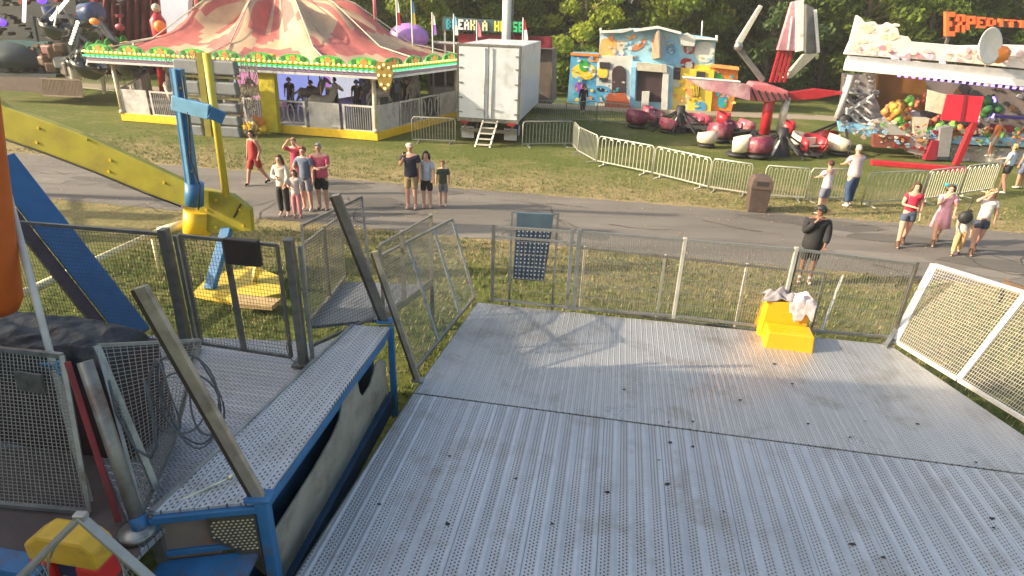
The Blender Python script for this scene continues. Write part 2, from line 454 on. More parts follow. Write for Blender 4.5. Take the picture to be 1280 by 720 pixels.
row = []
for r_, (y0, dy) in enumerate(((48.0, 3.2), (54, 2.5), (60, 3))):
    x = -46 - r_ * 5
    while x < 56 + r_ * 5:
        row.append((x + rnd.uniform(-.8, .8), y0 + rnd.uniform(-dy, dy) * .6, r_)); x += (6.4, 5.0, 5.0)[r_]
for n_, (x, y, r_) in enumerate(row):
    k = seqs[(n_ * 5 + r_ * 3 + int(x > 0) * 2) % len(seqs)]
    z_ = zone(x, y); px = PJ((x, y, 3))[0]
    if 690 < px < 800 and r_ == 0: k = 3
    if 640 < px < 700 and r_ == 0: k = 2
    P, kn = TREES[k]
    key = (k, z_, r_); cnt[key] = cnt.get(key, 0) + 1
    lab = kn + [' at the front ', ' in the middle ', ' deep '][r_] + where[z_]
    o = P if k not in first else dup(P, (0, 0, 0))
    first.add(k)
    o.location = (x, y, 0); o.rotation_euler = (0, 0, rnd.uniform(0, 6.28)); s_ = rnd.uniform(.88, 1.2); o.scale = (s_, s_, s_)
    o['label'] = lab; o['group'] = 'trees of the wood behind the fair'; o['category'] = 'tree'
# undergrowth and the far mass of the wood
ug = MB()
for i in range(190):
    x = rnd.uniform(-55, 62); y = rnd.uniform(46.5, 60); ug.mi = rnd.choice((0, 0, 1, 2, 3))
    leafcloud(ug, (x, y, rnd.uniform(.3, 1.1)), rnd.uniform(1.2, 2.4), 150, .2, (1, 1, .6))
ug.build('undergrowth', LM, recalc=False)['kind'] = 'stuff'
fw = MB()
for i in range(420):
    x = rnd.uniform(-80, 88); y = rnd.uniform(64, 74); fw.mi = rnd.choice((0, 0, 3, 1))
    leafcloud(fw, (x, y, rnd.uniform(0, 12)), rnd.uniform(2, 3.4), 90, .55)
fw.build('distant_woods', LM, recalc=False)['kind'] = 'stuff'
# ================================================================ the ride deck we look across
ANG = math.atan2(-.153, .988)
UV_ = Vector((.988, -.153, 0)).normalized(); VV_ = Vector((.153, .988, 0)).normalized()

def tread(name, base=(.60, .605, .615), px=.15, py=.036, cols=3, ncol=5, swap=False, rough=.32, metal=.5, stain=.45, hole=.20, raised=False):
    """aluminium tread plate with rows of punched holes"""
    m = bpy.data.materials.new(name); m.use_nodes = True
    nt = m.node_tree; N = nt.nodes; L = nt.links; b = N['Principled BSDF']
    tc = N.new('ShaderNodeTexCoord'); sp = N.new('ShaderNodeSeparateXYZ'); L.new(tc.outputs['Object'], sp.inputs[0])
    X, Y = (sp.outputs['Y'], sp.outputs['X']) if swap else (sp.outputs['X'], sp.outputs['Y'])
    def mt(op, a, c=None, cl=False):
        x = N.new('ShaderNodeMath'); x.operation = op; x.use_clamp = cl
        for i, v in enumerate((a, c)):
            if v is None: continue
            if isinstance(v, (int, float)): x.inputs[i].default_value = v
            else: L.new(v, x.inputs[i])
        return x.outputs[0]
    u = mt('MULTIPLY', mt('FRACT', mt('DIVIDE', X, px)), ncol)
    incol = mt('LESS_THAN', u, cols)
    cx = mt('SUBTRACT', mt('FRACT', u), .5)
    par = mt('MULTIPLY', mt('FLOOR', u), .5)
    cy = mt('SUBTRACT', mt('FRACT', mt('ADD', mt('DIVIDE', Y, py), par)), .5)
    rr = mt('ADD', mt('MULTIPLY', cx, cx), mt('MULTIPLY', mt('MULTIPLY', cy, cy), 1.0))
    d = mt('SQRT', rr)
    h = mt('MULTIPLY', mt('MULTIPLY', mt('SUBTRACT', hole + .08, d), 12, True), incol)      # 1 in the hole
    # plank edge
    e = mt('ABSOLUTE', mt('SUBTRACT', mt('FRACT', mt('DIVIDE', X, px * 4)), .97))
    edge = mt('MULTIPLY', mt('LESS_THAN', e, .006), .6)
    def noise(s, dt=8, r=.65, sc=None):
        n = N.new('ShaderNodeTexNoise'); n.inputs['Scale'].default_value = s; n.inputs['Detail'].default_value = dt; n.inputs['Roughness'].default_value = r
        if sc:
            mp = N.new('ShaderNodeMapping'); mp.inputs['Scale'].default_value = sc; L.new(tc.outputs['Object'], mp.inputs['Vector']); L.new(mp.outputs['Vector'], n.inputs['Vector'])
        else: L.new(tc.outputs['Object'], n.inputs['Vector'])
        return n.outputs['Fac']
    big = noise(.8, 8, .7); streak = noise(2.0, 6, .6, (3, .35, 1) if not swap else (.35, 3, 1)); fine = noise(30, 4)
    r = N.new('ShaderNodeValToRGB'); r.color_ramp.elements[0].position = .28; r.color_ramp.elements[0].color = (*[c * (1 - stain) for c in base], 1)
    r.color_ramp.elements[1].position = .72; r.color_ramp.elements[1].color = (*[c * 1.15 for c in base], 1)
    L.new(mt('ADD', mt('MULTIPLY', big, .45), mt('ADD', mt('MULTIPLY', streak, .4), mt('MULTIPLY', fine, .15))), r.inputs['Fac'])
    st = N.new('ShaderNodeValToRGB'); st.color_ramp.elements[0].position = .50; st.color_ramp.elements[1].position = .68; L.new(noise(1.6, 9, .72), st.inputs['Fac'])
    mx0 = N.new('ShaderNodeMix'); mx0.data_type = 'RGBA'; L.new(mt('MULTIPLY', st.outputs['Color'], .75), mx0.inputs['Factor']); L.new(r.outputs['Color'], mx0.inputs['A']); mx0.inputs['B'].default_value = (base[0] * .50, base[1] * .44, base[2] * .37, 1)
    mx = N.new('ShaderNodeMix'); mx.data_type = 'RGBA'; L.new(mt('MAXIMUM', mt('MULTIPLY', h, mt('ADD', .6, mt('MULTIPLY', noise(1.3, 6, .7), .55)) if not raised else 0), edge), mx.inputs['Factor'])
    L.new(mx0.outputs['Result'], mx.inputs['A']); mx.inputs['B'].default_value = (.02, .02, .02, 1)
    L.new(mx.outputs['Result'], b.inputs['Base Color'])
    L.new(mt('MULTIPLY', mt('SUBTRACT', 1, mt('MULTIPLY', h, 1 if not raised else 0)), metal), b.inputs['Metallic'])
    L.new(mt('ADD', mt('ADD', rough - .08, mt('MULTIPLY', big, .22)), mt('MULTIPLY', h, .4)), b.inputs['Roughness'])
    bp = N.new('ShaderNodeBump'); bp.inputs['Strength'].default_value = .5; bp.inputs['Distance'].default_value = .006
    ring = mt('MULTIPLY', mt('MULTIPLY', mt('SUBTRACT', .46, d), 8, True), incol)
    rib = mt('MULTIPLY', mt('SUBTRACT', 1, mt('DIVIDE', mt('ABSOLUTE', mt('SUBTRACT', u, (cols + ncol) / 2)), (ncol - cols) * .45), True), 2.2)
    ring = mt('ADD', ring, rib)
    L.new(mt('ADD', mt('SUBTRACT', ring, mt('MULTIPLY', h, 1.6 if not raised else -1)), mt('MULTIPLY', fine, .1)), bp.inputs['Height']); L.new(bp.outputs['Normal'], b.inputs['Normal'])
    return m
M_tread = tread('punched_aluminium_front')
M_tread2 = tread('punched_aluminium_rear', (.56, .56, .555), .075, .036, 2, 3, rough=.28, metal=.55, stain=.25, hole=.16)
M_tread3 = tread('punched_aluminium_walkway', (.72, .725, .73), .12, .05, 3, 4, hole=.2)
M_goldtread = tread('brassy_tread_plate', (.20, .15, .08), .05, .05, 5, 5, raised=True, rough=.3)

ZP = 1.2; ZD = 1.8; ZW = 1.95
BL, BR = W(597, 378, ZP), W(1112, 431, ZP)
SL, SR = W(517, 491, ZP), Vector((5.86, 4.93, ZP))
FL, FR = W(370, 720, ZP), Vector((6.25, 3.0, ZP))
dl = (FL - SL).normalized(); FL2 = FL + dl * 2.6
FR2 = FR + (FR - SR).normalized() * 2.6
deck = thing('ride_deck', 'wide wedge shaped ride deck of punched aluminium tread plates', 'deck', (2.2, 5, 0), ANG)
k = MB(); g = VV_ * .014
k.prism([BL, BR, SR + g, SL + g], (0, 0, -.05)); k.build('rear_deck_plate', M_tread2, deck, .004)
k = MB(); k.prism([SL - g, SR - g, FR2, FL2], (0, 0, -.05)); k.build('front_deck_plate', M_tread, deck, .004)
k = MB()
ZB = Vector((0, 0, -.13))
for a, b in ((BL, BR), (SL, SR), (BL, SL), (SL, FL2), (BR, SR), (SR, FR2)):
    k.bar(a + ZB, b + ZB, .09, .14)
for t in (.2, .4, .6, .8): k.bar(BL.lerp(BR, t) + ZB * 1.6, FL2.lerp(FR2, t) + ZB * 1.6, .08, .1)
k.build('deck_frame', M_dsteel, deck)
for p in (BL, BR, SL, SR, BL.lerp(BR, .5), SL.lerp(SR, .5)):
    k = MB(); q = p + (Vector((2.2, 5, 0)) - p).normalized() * .15; q.z = 0
    k.tube((q.x, q.y, 0), (q.x, q.y, .98), .05); k.box((q.x, q.y, .02), (.3, .3, .04)); k.build('support_leg', M_dsteel, deck)

# small debris on the deck
M_deb = mat('dry_leaf_debris', (.035, .03, .028), .9, 0, .3, 30)
db = MB()
for px, py in ((823, 575), (834, 605), (645, 598), (562, 570), (838, 553), (866, 558), (836, 528), (474, 630), (1066, 680), (1105, 697), (1242, 660), (1240, 648), (925, 500), (1062, 547), (1147, 530), (866, 527), (780, 487), (968, 455), (1010, 530), (690, 655), (1220, 578), (905, 640), (760, 615), (560, 655), (990, 480)):
    p = W(px, py, ZP + .004); r = rnd.uniform(.006, .018); a0 = rnd.uniform(0, 6)
    pts = [p + Vector((math.cos(a0 + i * 1.05) * r * rnd.uniform(.8, 2.4), math.sin(a0 + i * 1.05) * r * rnd.uniform(.4, 1.1), 0)) for i in range(6)]
    db.prism(pts, (0, 0, rnd.uniform(.004, .012)))
o = db.build('debris', M_deb); o['kind'] = 'stuff'

# ---------------------------------------------------------------- fences round the deck
def mesh_panel(name, label, cat, corners, nu, nv, wr, rail, M_r, M_w, posts=(), group=None, mid=None, foot=None, wname='wire_mesh'):
    """corners: bottom start, bottom end, top start, top end"""
    b0, b1, t0, t1 = corners
    root = thing(name, label, cat, (b0.x, b0.y, 0), 0, group)
    k = MB()
    for a, b in ((b0, b1), (t0, t1), (b0, t0), (b1, t1)): k.bar(a, b, rail)
    if mid:
        for q in mid: k.bar(b0.lerp(t0, q), b1.lerp(t1, q), rail * .8)
    k.build('rail_frame', M_r, root)
    k = MB()
    for i in range(1, nu): k.bar(b0.lerp(b1, i / nu), t0.lerp(t1, i / nu), wr)
    for j in range(1, nv): k.bar(b0.lerp(t0, j / nv), b1.lerp(t1, j / nv), wr)
    k.build(wname, M_w, root)
    for t, w, mm in posts:
        k = MB(); a, c = b0.lerp(b1, t), t0.lerp(t1, t); d = (c - a) * .03
        k.bar(a - (d if not foot else Vector((0, 0, a.z - foot))), c + d, w); k.build('post', mm, root)
    return root
def vz(p, z): return Vector((p.x, p.y, z))
off = VV_ * .17
P0, P1, P2, P3, P4 = [W(x, y, ZP) + off * .4 for x, y in ((614, 380), (716, 391), (842, 401), (975, 417), (1118, 428))]
def fpan(a, b, label, za, zb, nu, **kw):
    return mesh_panel('mesh_fence_panel', label, 'fence', (vz(a, 1.25), vz(b, 1.25), vz(a, za), vz(b, zb)), nu, 6, .0055, .035, kw.pop('mr', M_wire), M_wire, group='mesh fence along the back of the deck', **kw)
fpan(P0, P1, 'short mesh fence panel behind the deck with the blue perforated board beyond it', 2.42, 2.45, 16, posts=((0, .05, M_dsteel), (.92, .05, M_steel)), mid=(.87,), foot=0)
fpan(P1, P2, 'mesh fence panel behind the deck between the tall grey post and the first pale post', 2.46, 2.44, 46, posts=((0, .055, M_steel), (.997, .046, M_lpost)), foot=0)
fpan(P2, P3, 'mesh fence panel behind the deck ending at the yellow step stool', 2.44, 2.46, 46, posts=((.985, .045, M_lpost),), foot=0)
fpan(P3, P4, 'mesh fence panel behind the deck from the yellow step stool to the white leaning panel', 2.46, 2.36, 46, posts=((1, .04, M_dsteel),), foot=0)
# second, lower fence on the grass beyond
Q0 = vz(W(716, 372, .9), 0) + VV_ * .5; Q1 = vz(W(1028, 410, .9), 0) + VV_ * .45
za, zb = HT(Q0, 309), HT(Q1, 342)
low = mesh_panel('low_mesh_fence', 'lower mesh fence with a dark top rail just beyond the deck fence', 'fence', (vz(Q0, za - 1.15), vz(Q1, zb - 1.15), vz(Q0, za), vz(Q1, zb)), 60, 5, .006, .04, M_dsteel, M_wire, posts=((.03, .035, M_lpost), (.37, .035, M_lpost), (.7, .035, M_lpost)), foot=0)
k = MB(); k.bar(W(1053, 345, zb), W(1026, 416, 1.22), .035); k.build('end_brace', M_lpost, low)

# leaning mesh fence at the left rear corner of the deck
b0, b1, t0, t1 = W(516, 466, 1.22), W(593, 371, 1.22), W(471, 322, 2.3), W(565, 274, 2.3)
lf = mesh_panel('leaning_mesh_fence', 'mesh fence leaning outward beside the grassy gap at the deck corner', 'fence', (b0, b1, t0, t1), 56, 22, .004, .035, M_wire, M_wire)
for q in (.36, .72): 
    k = MB(); k.bar(b0.lerp(b1, q), t0.lerp(t1, q), .03); k.build('post', M_steel, lf)
M_pwire = mat('panel_wire', (.50, .46, .40), .5, .3, .12, 20)
# white leaning panel at the right
wb0, wb1, wt0, wt1 = W(1118, 426, 1.24), W(1197, 474, 1.24), W(1168, 331, 2.2), W(1282, 366, 2.2)
wd_ = (wb1 - wb0); n1 = 1
wp = mesh_panel('leaning_mesh_fence', 'white woven mesh panel leaning outward nearest the yellow step stool', 'fence', (wb0, wb1, wt0, wt1), 34, 28, .0046, .045, M_lwire, M_pwire, group='white leaning panels on the right of the deck')
k = MB(); k.bar(wb0 - (wt0 - wb0) * .03, wt0, .09, .05); k.build('end_post', mat('white_post', (.78, .76, .70), .45, .1, .1, 9), wp)
k = MB(); k.bar(W(1122, 408, 1.4), W(1106, 434, 1.21), .05); k.bar(W(1128, 418, 1.3), W(1104, 432, 1.21), .06, .02); k.build('foot_bracket', M_steel, wp)
wc1 = wb1 + wd_ * 1.25; wtd = (wt1 - wt0); wct = wt1 + wtd * 1.25
wp2 = mesh_panel('leaning_mesh_fence', 'white woven mesh panel leaning outward at the right edge of the photo', 'fence', (wb1 + wd_ * .02, wc1, wt1 + wtd * .02, wct), 42, 28, .0046, .045, M_lwire, M_pwire, group='white leaning panels on the right of the deck')
k = MB(); k.bar(W(1258, 350, 2.1), W(1250, 378, 1.2), .05); k.bar(W(1254, 352, 2.1), W(1300, 366, 2.1), .04)
tag(k.build('fence_post', M_brown), 'short brown post behind the white leaning panel', 'post')

# ---------------------------------------------------------------- blue perforated board beyond the fence
c0, c1 = W(648, 290, 2.35) , W(691, 290, 2.35)
yy = P0.lerp(P1, .5).y + .35
a, b = WY(646, 266, yy), WY(692, 268, yy); c, d = WY(645, 286, yy), WY(690, 287, yy); e, f_ = WY(641, 349, yy), WY(680, 352, yy)
bd = thing('perforated_board', 'blue perforated board with a plain grey blue top hung beyond the deck fence', 'board', (a.x, a.y, 0))
dp = Vector((0, .05, 0))
k = MB(); k.prism([a, b, d, c], dp); k.build('top_plate', mat('slate_plate', (.13, .19, .23), .35, .5, .12, 5), bd, .006)
M_perf = tread('blue_perforated_plate', (.07, .13, .24), .06, .06, 3, 4, rough=.4, metal=.5)
# pale studs in rows on the dark blue board
k = MB(); z_ = Vector((0, -.004, -.004)); k.prism([c + z_, d + z_, f_, e], dp); k.build('lower_plate', mat('deep_blue_plate', (.05, .08, .13), .4, .4, .15, 5), bd, .006)
k = MB()
for j in range(13):
    for i in range(8):
        p = (c.lerp(d, (i + .7) / 8.4)).lerp(e.lerp(f_, (i + .7) / 8.4), (j + .6) / 13.2) + Vector((0, -.006, 0))
        k.box(p, (.022, .006, .02))
o = k.build('studs', mat('pale_stud', (.6, .62, .62), .4, .4, .1, 9), bd); o['kind'] = 'stuff'
for q in (a, b):
    k = MB(); s_ = Vector((-.07 if q is a else .07, .03, 0)); k.bar(q + s_ + Vector((0, 0, .02)), Vector((q.x + s_.x, q.y + s_.y, 0)), .035); k.bar(q + s_, q + Vector((0, .03, 0)), .03); k.build('post', M_steel, bd)

# ---------------------------------------------------------------- yellow step stool with clothes on it
sp_ = W(984, 437, ZP); 
st = thing('step_stool', 'bright yellow two step plastic stool on the deck with clothes on it', 'step stool', (sp_.x, sp_.y, ZP), ANG + R(-2))
st.scale = (1.2, 1.1, 1.16)
def stool_shell(x0, x1, y0, y1, h, tp):
    k = MB(True); a = [(x0, y0), (x1, y0), (x1, y1), (x0, y1)]; b = [(x0 + tp, y0 + tp), (x1 - tp, y0 + tp), (x1 - tp, y1 - tp), (x0 + tp, y1 - tp)]
    A = [k.b.verts.new((*p, 0)) for p in a]; B = [k.b.verts.new((*p, h)) for p in b]
    for i in range(4): k._f([A[i], A[(i + 1) % 4], B[(i + 1) % 4], B[i]])
    k._f(B); return k
Myl = mat('yellow_plastic', (.80, .40, .012), .38, 0, .06, 5, .1, 40, dirt=(.45, .27, .04), dirt_amt=.12)
stool_shell(-.25, .27, -.02, .30, .20, .015).build('lower_step', Myl, st, .012)
k = stool_shell(-.27, .25, .302, .60, .46, .03)
# arched feet on the side
k.build('upper_step', Myl, st, .012)
k = MB(True); k.prism([(-.285, .32, 0), (-.285, .40, 0), (-.265, .41, .09), (-.255, .46, .12), (-.265, .51, .09), (-.285, .52, 0), (-.285, .60, 0), (-.245, .57, .44), (-.245, .34, .44)], (.012, 0, 0)); k.build('side_rib', Myl, st)
k = MB(True)
for i in range(5): k.box((0, .06 + i * .045, .203), (.42, .012, .006))
k.build('tread_ridges', Myl, st)
def cloth_heap(name, label, loc, sx, sy, h, m, seed, rz=0, drop=None, cat='clothing'):
    r_ = random.Random(seed); k = MB(True); n = 22; V = []
    ph = [r_.uniform(0, 6) for _ in range(8)]
    for i in range(n + 1):
        row = []
        for j in range(n + 1):
            u, v = i / n * 2 - 1, j / n * 2 - 1; rr = math.sqrt(u * u + v * v)
            edge = 1 + .12 * math.sin(5 * math.atan2(v, u) + ph[0]) + .06 * math.sin(11 * math.atan2(v, u) + ph[1])
            x, y = u * sx * edge, v * sy * edge
            z = h * max(0, 1 - rr ** 2.2 * .75) * (.7 + .3 * math.sin(7 * u + ph[2] + 2 * math.sin(3 * v + ph[3]))) + .25 * h * math.sin(9 * v + 4 * u + ph[4]) * max(0, 1 - rr * .5)
            z = max(.004 + r_.uniform(0, .004), z)
            if drop and y < drop[0]: z = max(z - (drop[0] - y) * 2.6, -drop[1]); y = drop[0] - (drop[0] - y) * .18
            row.append(k.b.verts.new((x, y, z)))
        V.append(row)
    k.sm = True
    for i in range(n):
        for j in range(n): k._f([V[i][j], V[i + 1][j], V[i + 1][j + 1], V[i][j + 1]])
    o = k.build(name, m); o.location = loc; o.rotation_euler = (0, 0, rz)
    s = o.modifiers.new('cloth', 'SOLIDIFY'); s.thickness = .006
    b_ = o.modifiers.new('smooth', 'SUBSURF'); b_.levels = b_.render_levels = 1
    return tag(o, label, cat)
wpt = lambda x, y, z: (Matrix.Translation(Vector((sp_.x, sp_.y, ZP))) @ Matrix.Rotation(ANG + R(-2), 4, 'Z')) @ Vector((x * 1.2, y * 1.1, z * 1.16))
cloth_heap('jacket', 'crumpled grey jacket lying on the top step of the yellow stool', wpt(-.08, .46, .463), .25, .16, .17, mat('grey_cloth', (.27, .25, .26), .9, 0, .15, 9), 3, ANG)
cloth_heap('shirt', 'white shirt with pink prints hanging off the yellow stool', wpt(.13, .40, .468), .17, .20, .14, mat('printed_cloth', (.62, .54, .53), .9, 0, .3, 14, dirt=(.50, .16, .20), dirt_amt=.3), 5, ANG, drop=(-.11, .30))

# ================================================================ entrance walkway on the left
wk = thing('entrance_walkway', 'raised entrance walkway with blue side frame and punched metal tread', 'walkway', (-2.0, 4.9, 0), ANG)
wa, wb_ = W(487, 409, ZW), W(328, 626, ZW); wc, wdd = W(190, 640, ZW), W(441, 406, ZW)
k = MB(); k.prism([wa, wb_, wc, wdd], (0, 0, -.03)); k.build('tread_plate', M_tread3, wk, .003)
# side frame: outline in (s along, t down)
wdir = (wb_ - wa); wn_ = Vector((wdir.y, -wdir.x, 0)).normalized() * -1
if wn_.x < 0: wn_ = -wn_
HS = 1.2
def S(s, t, o=0.0): return wa + wdir * s + Vector((0, 0, -.032 - HS * t)) + wn_ * o
k = MB()
k.bar(S(0, .035, -.03), S(1, .035, -.03), .07, .07)                    # top beam
k.bar(S(-.01, -.02, 0), S(-.01, 1, 0), .07, .07)                      # far post
k.bar(S(1.0, -.03, 0), S(1.0, 1, 0), .09, .09)                        # near post
k.bar(S(-.01, .13, -.09), S(1, .13, -.09), .05, .10)
k.build('side_frame', M_blue, wk, .008)
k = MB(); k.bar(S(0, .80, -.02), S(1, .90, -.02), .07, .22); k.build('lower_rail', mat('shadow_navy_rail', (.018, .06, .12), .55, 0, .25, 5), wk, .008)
def oval(s0, t0, rs, rt, n=14): return [(s0 + rs * math.cos(a * 2 * math.pi / n), t0 + rt * math.sin(a * 2 * math.pi / n)) for a in range(n)]
k = MB()
prof = [(.02, .68), (.02, .40), (.06, .30), (.12, .26), (.15, .34), (.20, .42), (.27, .42), (.30, .32), (.31, .14), (.335, .07), (.43, .07), (.45, .12), (.455, .20), (.48, .30), (.55, .37), (.70, .42), (.97, .45), (.97, .86), (.8, .84)]
k.prism([S(s, t * .82 if t < .6 else t, -.05) for s, t in prof], -wn_ * .02); k.build('side_panel', mat('grimy_tan_panel', (.36, .33, .26), .55, 0, .16, 3, .1, 30, dirt=(.14, .10, .07), dirt_amt=.45), wk, .004)
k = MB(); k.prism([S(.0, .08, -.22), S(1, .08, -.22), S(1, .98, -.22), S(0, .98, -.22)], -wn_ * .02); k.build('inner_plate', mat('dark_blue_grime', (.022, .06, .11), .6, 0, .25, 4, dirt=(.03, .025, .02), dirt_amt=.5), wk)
# front end under the near post
e0 = wb_ + Vector((0, 0, -.032)); e1 = wc + Vector((0, 0, -.032)); ed = (e1 - e0)
k = MB(); k.bar(e0 + Vector((0, 0, -.03)), e1 + Vector((0, 0, -.03)), .07, .06); k.bar(e1 + Vector((0, 0, -.03)), e1 + Vector((0, 0, -.8)), .06); k.bar(e0 + Vector((0, 0, -.36)) , e1 + Vector((0, 0, -.36)), .05, .05); k.build('front_frame', M_blue, wk, .006)
k = MB(); q0, q1 = e0 + ed * .06 + Vector((.0, -.055, -.055)), e0 + ed * .5 + Vector((0, -.055, -.045)); k.prism([q0, q1, q1 + Vector((0, 0, -.20)), q1.lerp(q0, .5) + Vector((0, 0, -.33)), q0 + Vector((0, 0, -.6))], (0, .02, 0)); k.build('tread_gusset', mat('grey_brass_gusset', (.20, .17, .12), .35, .8, .15, 8), wk)
k = MB(); k.mi = 0
for i in range(9):
    for j in range(11):
        if i + j * .9 < 13:
            x_ = (i + .6 + (j % 2) * .5) / 10; p = q0.lerp(q1, x_) + Vector((0, -.006, -.03 - j * .028)); r_ = .011
            if (j * .028 + .03) > .55 - x_ * .3: continue
            k.prism([p + Vector((-r_, 0, 0)), p + Vector((0, 0, -r_ * .6)), p + Vector((r_, 0, 0)), p + Vector((0, 0, r_ * .6))], (0, .006, 0))
k.build('tread_bumps', mat('brass_bump', (.85, .72, .42), .35, .4, .1, 8), wk)
k = MB(); k.prism([e1 + Vector((.02, 0, -.06)), e0 + ed * .5 + Vector((0, 0, -.06)), e0 + ed * .45 + Vector((0, 0, -.5)), e1 + Vector((.02, 0, -.5))], (0, .02, 0)); k.build('end_panel', mat('rusty_panel', (.22, .17, .13), .6, .2, .25, 4, dirt=(.28, .09, .03), dirt_amt=.5), wk)
# step under the front end
k = MB(); f0 = e0 + ed * 1.02 + Vector((0, -.02, -.42)); k.prism([f0, e0 + ed * .1 + Vector((0, -.02, -.42)), e0 + ed * .1 + Vector((0, -.4, -.42)), f0 + Vector((0, -.4, 0))], (0, 0, -.05)); k.build('lower_step', M_blue, wk, .006)

# queue floor
qf = thing('queue_floor', 'punched metal queue floor beside the blue framed walkway', 'platform', (-3.5, 4.9, 0), ANG)
k = MB(); g1, g2 = W(236, 441, ZD), W(380, 456, ZD)
ql = g1 + (g1 - g2) * 2.2
wA = W(441, 406, ZW); wB = W(190, 640, ZW)
wA2 = Vector((wA.x, wA.y, ZD)); wB2 = Vector((wB.x, wB.y, ZD))
k.prism([ql, g1 + VV_ * .35, g2 + VV_ * .5, wA2 + VV_ * .25, wB2 - VV_ * .9, ql - VV_ * 4.2], (0, 0, -.05)); k.build('floor_plate', tread('queue_floor_tread', (.60, .61, .63), .07, .05, 3, 4, swap=True, hole=.22, stain=.5, metal=.5), qf)
k = MB(); k.prism([W(x, y, ZD + .012) for x, y in ((-60, 560), (120, 560), (176, 690), (120, 760), (-60, 760))], (0, 0, -.008)); k.build('worn_ply_sheet', mat('worn_brown_sheet', (.12, .085, .07), .7, 0, .25, 3, .2, 20, dirt=(.22, .15, .12), dirt_amt=.3), qf)
k = MB(); k.bar(W(-30, 700, ZD + .1), W(60, 716, ZD + .1), .16, .12); k.build('blue_edge_beam', M_blue, qf, .01)
k = MB(); k.bar(wA + Vector((0, 0, .004)), wB + Vector((0, 0, .004)), .03, .02); k.build('edge_angle', M_steel, qf)
k = MB(); k.bar(g1 + VV_ * .3 + Vector((0, 0, -.12)), g2 + VV_ * .3 + Vector((0, 0, -.12)), .1, .14); k.bar(ql + Vector((0, 0, -.12)), g1 + Vector((0, 0, -.12)), .1, .14); k.bar(wA2 + Vector((0, 0, .06)), wB2 + Vector((0, 0, .06)), .03, .12)
for p in (ql, g1, g2, wB2): k.bar(Vector((p.x, p.y, 0)), Vector((p.x, p.y, ZD - .06)), .08)
k.build('floor_frame', M_dsteel, qf)
# exit ramp behind it
rp = thing('exit_ramp', 'grey ramp sloping down to the grass behind the walkway', 'ramp', (-1.9, 8, 0), ANG)
r0, r1 = W(480, 398, 1.72), W(540, 356, .9); r2, r3 = W(432, 352, .9), W(385, 408, 1.74)
k = MB(); k.prism([r0, r1, r2, r3], (0, 0, -.04)); k.build('ramp_plate', tread('grey_ramp_tread', (.30, .33, .36), .1, .05, 3, 4, rough=.5, metal=.4), rp)
k = MB(); k.bar(r0 + Vector((0, 0, .03)), r1 + Vector((0, 0, .03)), .04, .07); k.bar(r3 + Vector((0, 0, .03)), r2 + Vector((0, 0, .03)), .04, .07); k.build('ramp_kerb', M_steel, rp)
for p in (r1, r2):
    k = MB(); k.bar(Vector((p.x, p.y, 0)), p - Vector((0, 0, .02)), .06); k.build('support_leg', M_dsteel, rp)

# ---------------------------------------------------------------- tall leaning steel posts
def lpost(label, b, t, w, m, dark=True):
    root = thing('leaning_post', label, 'post', tuple(b), 0, 'tall leaning square posts')
    k = MB(); k.bar(b, t, w * .55, w, up=(1, 0, 0)); k.build('channel', m, root, .006)
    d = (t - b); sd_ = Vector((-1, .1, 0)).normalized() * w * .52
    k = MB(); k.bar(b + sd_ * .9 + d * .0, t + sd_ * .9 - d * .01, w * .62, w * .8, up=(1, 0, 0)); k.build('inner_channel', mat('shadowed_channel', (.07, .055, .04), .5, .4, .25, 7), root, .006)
    k = MB(); k.box(b + Vector((0, 0, .012)), (w * 2.2, w * 1.6, .02)); k.build('foot_plate', M_blue if dark else M_steel, root)
    return root
M_pst = mat('weathered_post_steel', (.40, .36, .29), .42, .5, .18, 6, .1, 30, dirt=(.20, .17, .12), dirt_amt=.3)
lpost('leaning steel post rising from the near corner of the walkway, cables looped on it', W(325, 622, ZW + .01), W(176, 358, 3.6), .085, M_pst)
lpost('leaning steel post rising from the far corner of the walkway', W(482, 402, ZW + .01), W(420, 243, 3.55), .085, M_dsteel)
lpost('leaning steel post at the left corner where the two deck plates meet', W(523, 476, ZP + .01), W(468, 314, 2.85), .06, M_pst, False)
# mesh panel between walkway and far post
mp = mesh_panel('mesh_fence_panel', 'mesh panel along the far left edge of the walkway beside the gate post', 'fence', (W(388, 433, ZD + .12), W(468, 396, ZD + .14), W(377, 282, 3.0), W(452, 246, 3.0)), 26, 40, .003, .03, M_dsteel, M_dwire, group='mesh panels round the queue floor')
# ramp side fences
mesh_panel('mesh_fence_panel', 'faint mesh panel along the left side of the exit ramp', 'fence', (vz(r3, 1.75), vz(r2, 1.0), vz(r3, 2.75), vz(r2, 2.1)), 40, 26, .004, .03, M_wire, M_wire, group='mesh panels round the queue floor', posts=((.5, .04, M_dsteel),))
mesh_panel('mesh_fence_panel', 'faint mesh panel along the right side of the exit ramp', 'fence', (vz(r0, 1.75), vz(r1, 1.0), vz(r0, 2.7), vz(r1, 2.15)), 40, 26, .004, .03, M_wire, M_wire, group='mesh panels round the queue floor', posts=((1.0, .06, M_pst), (.35, .05, M_pst)))

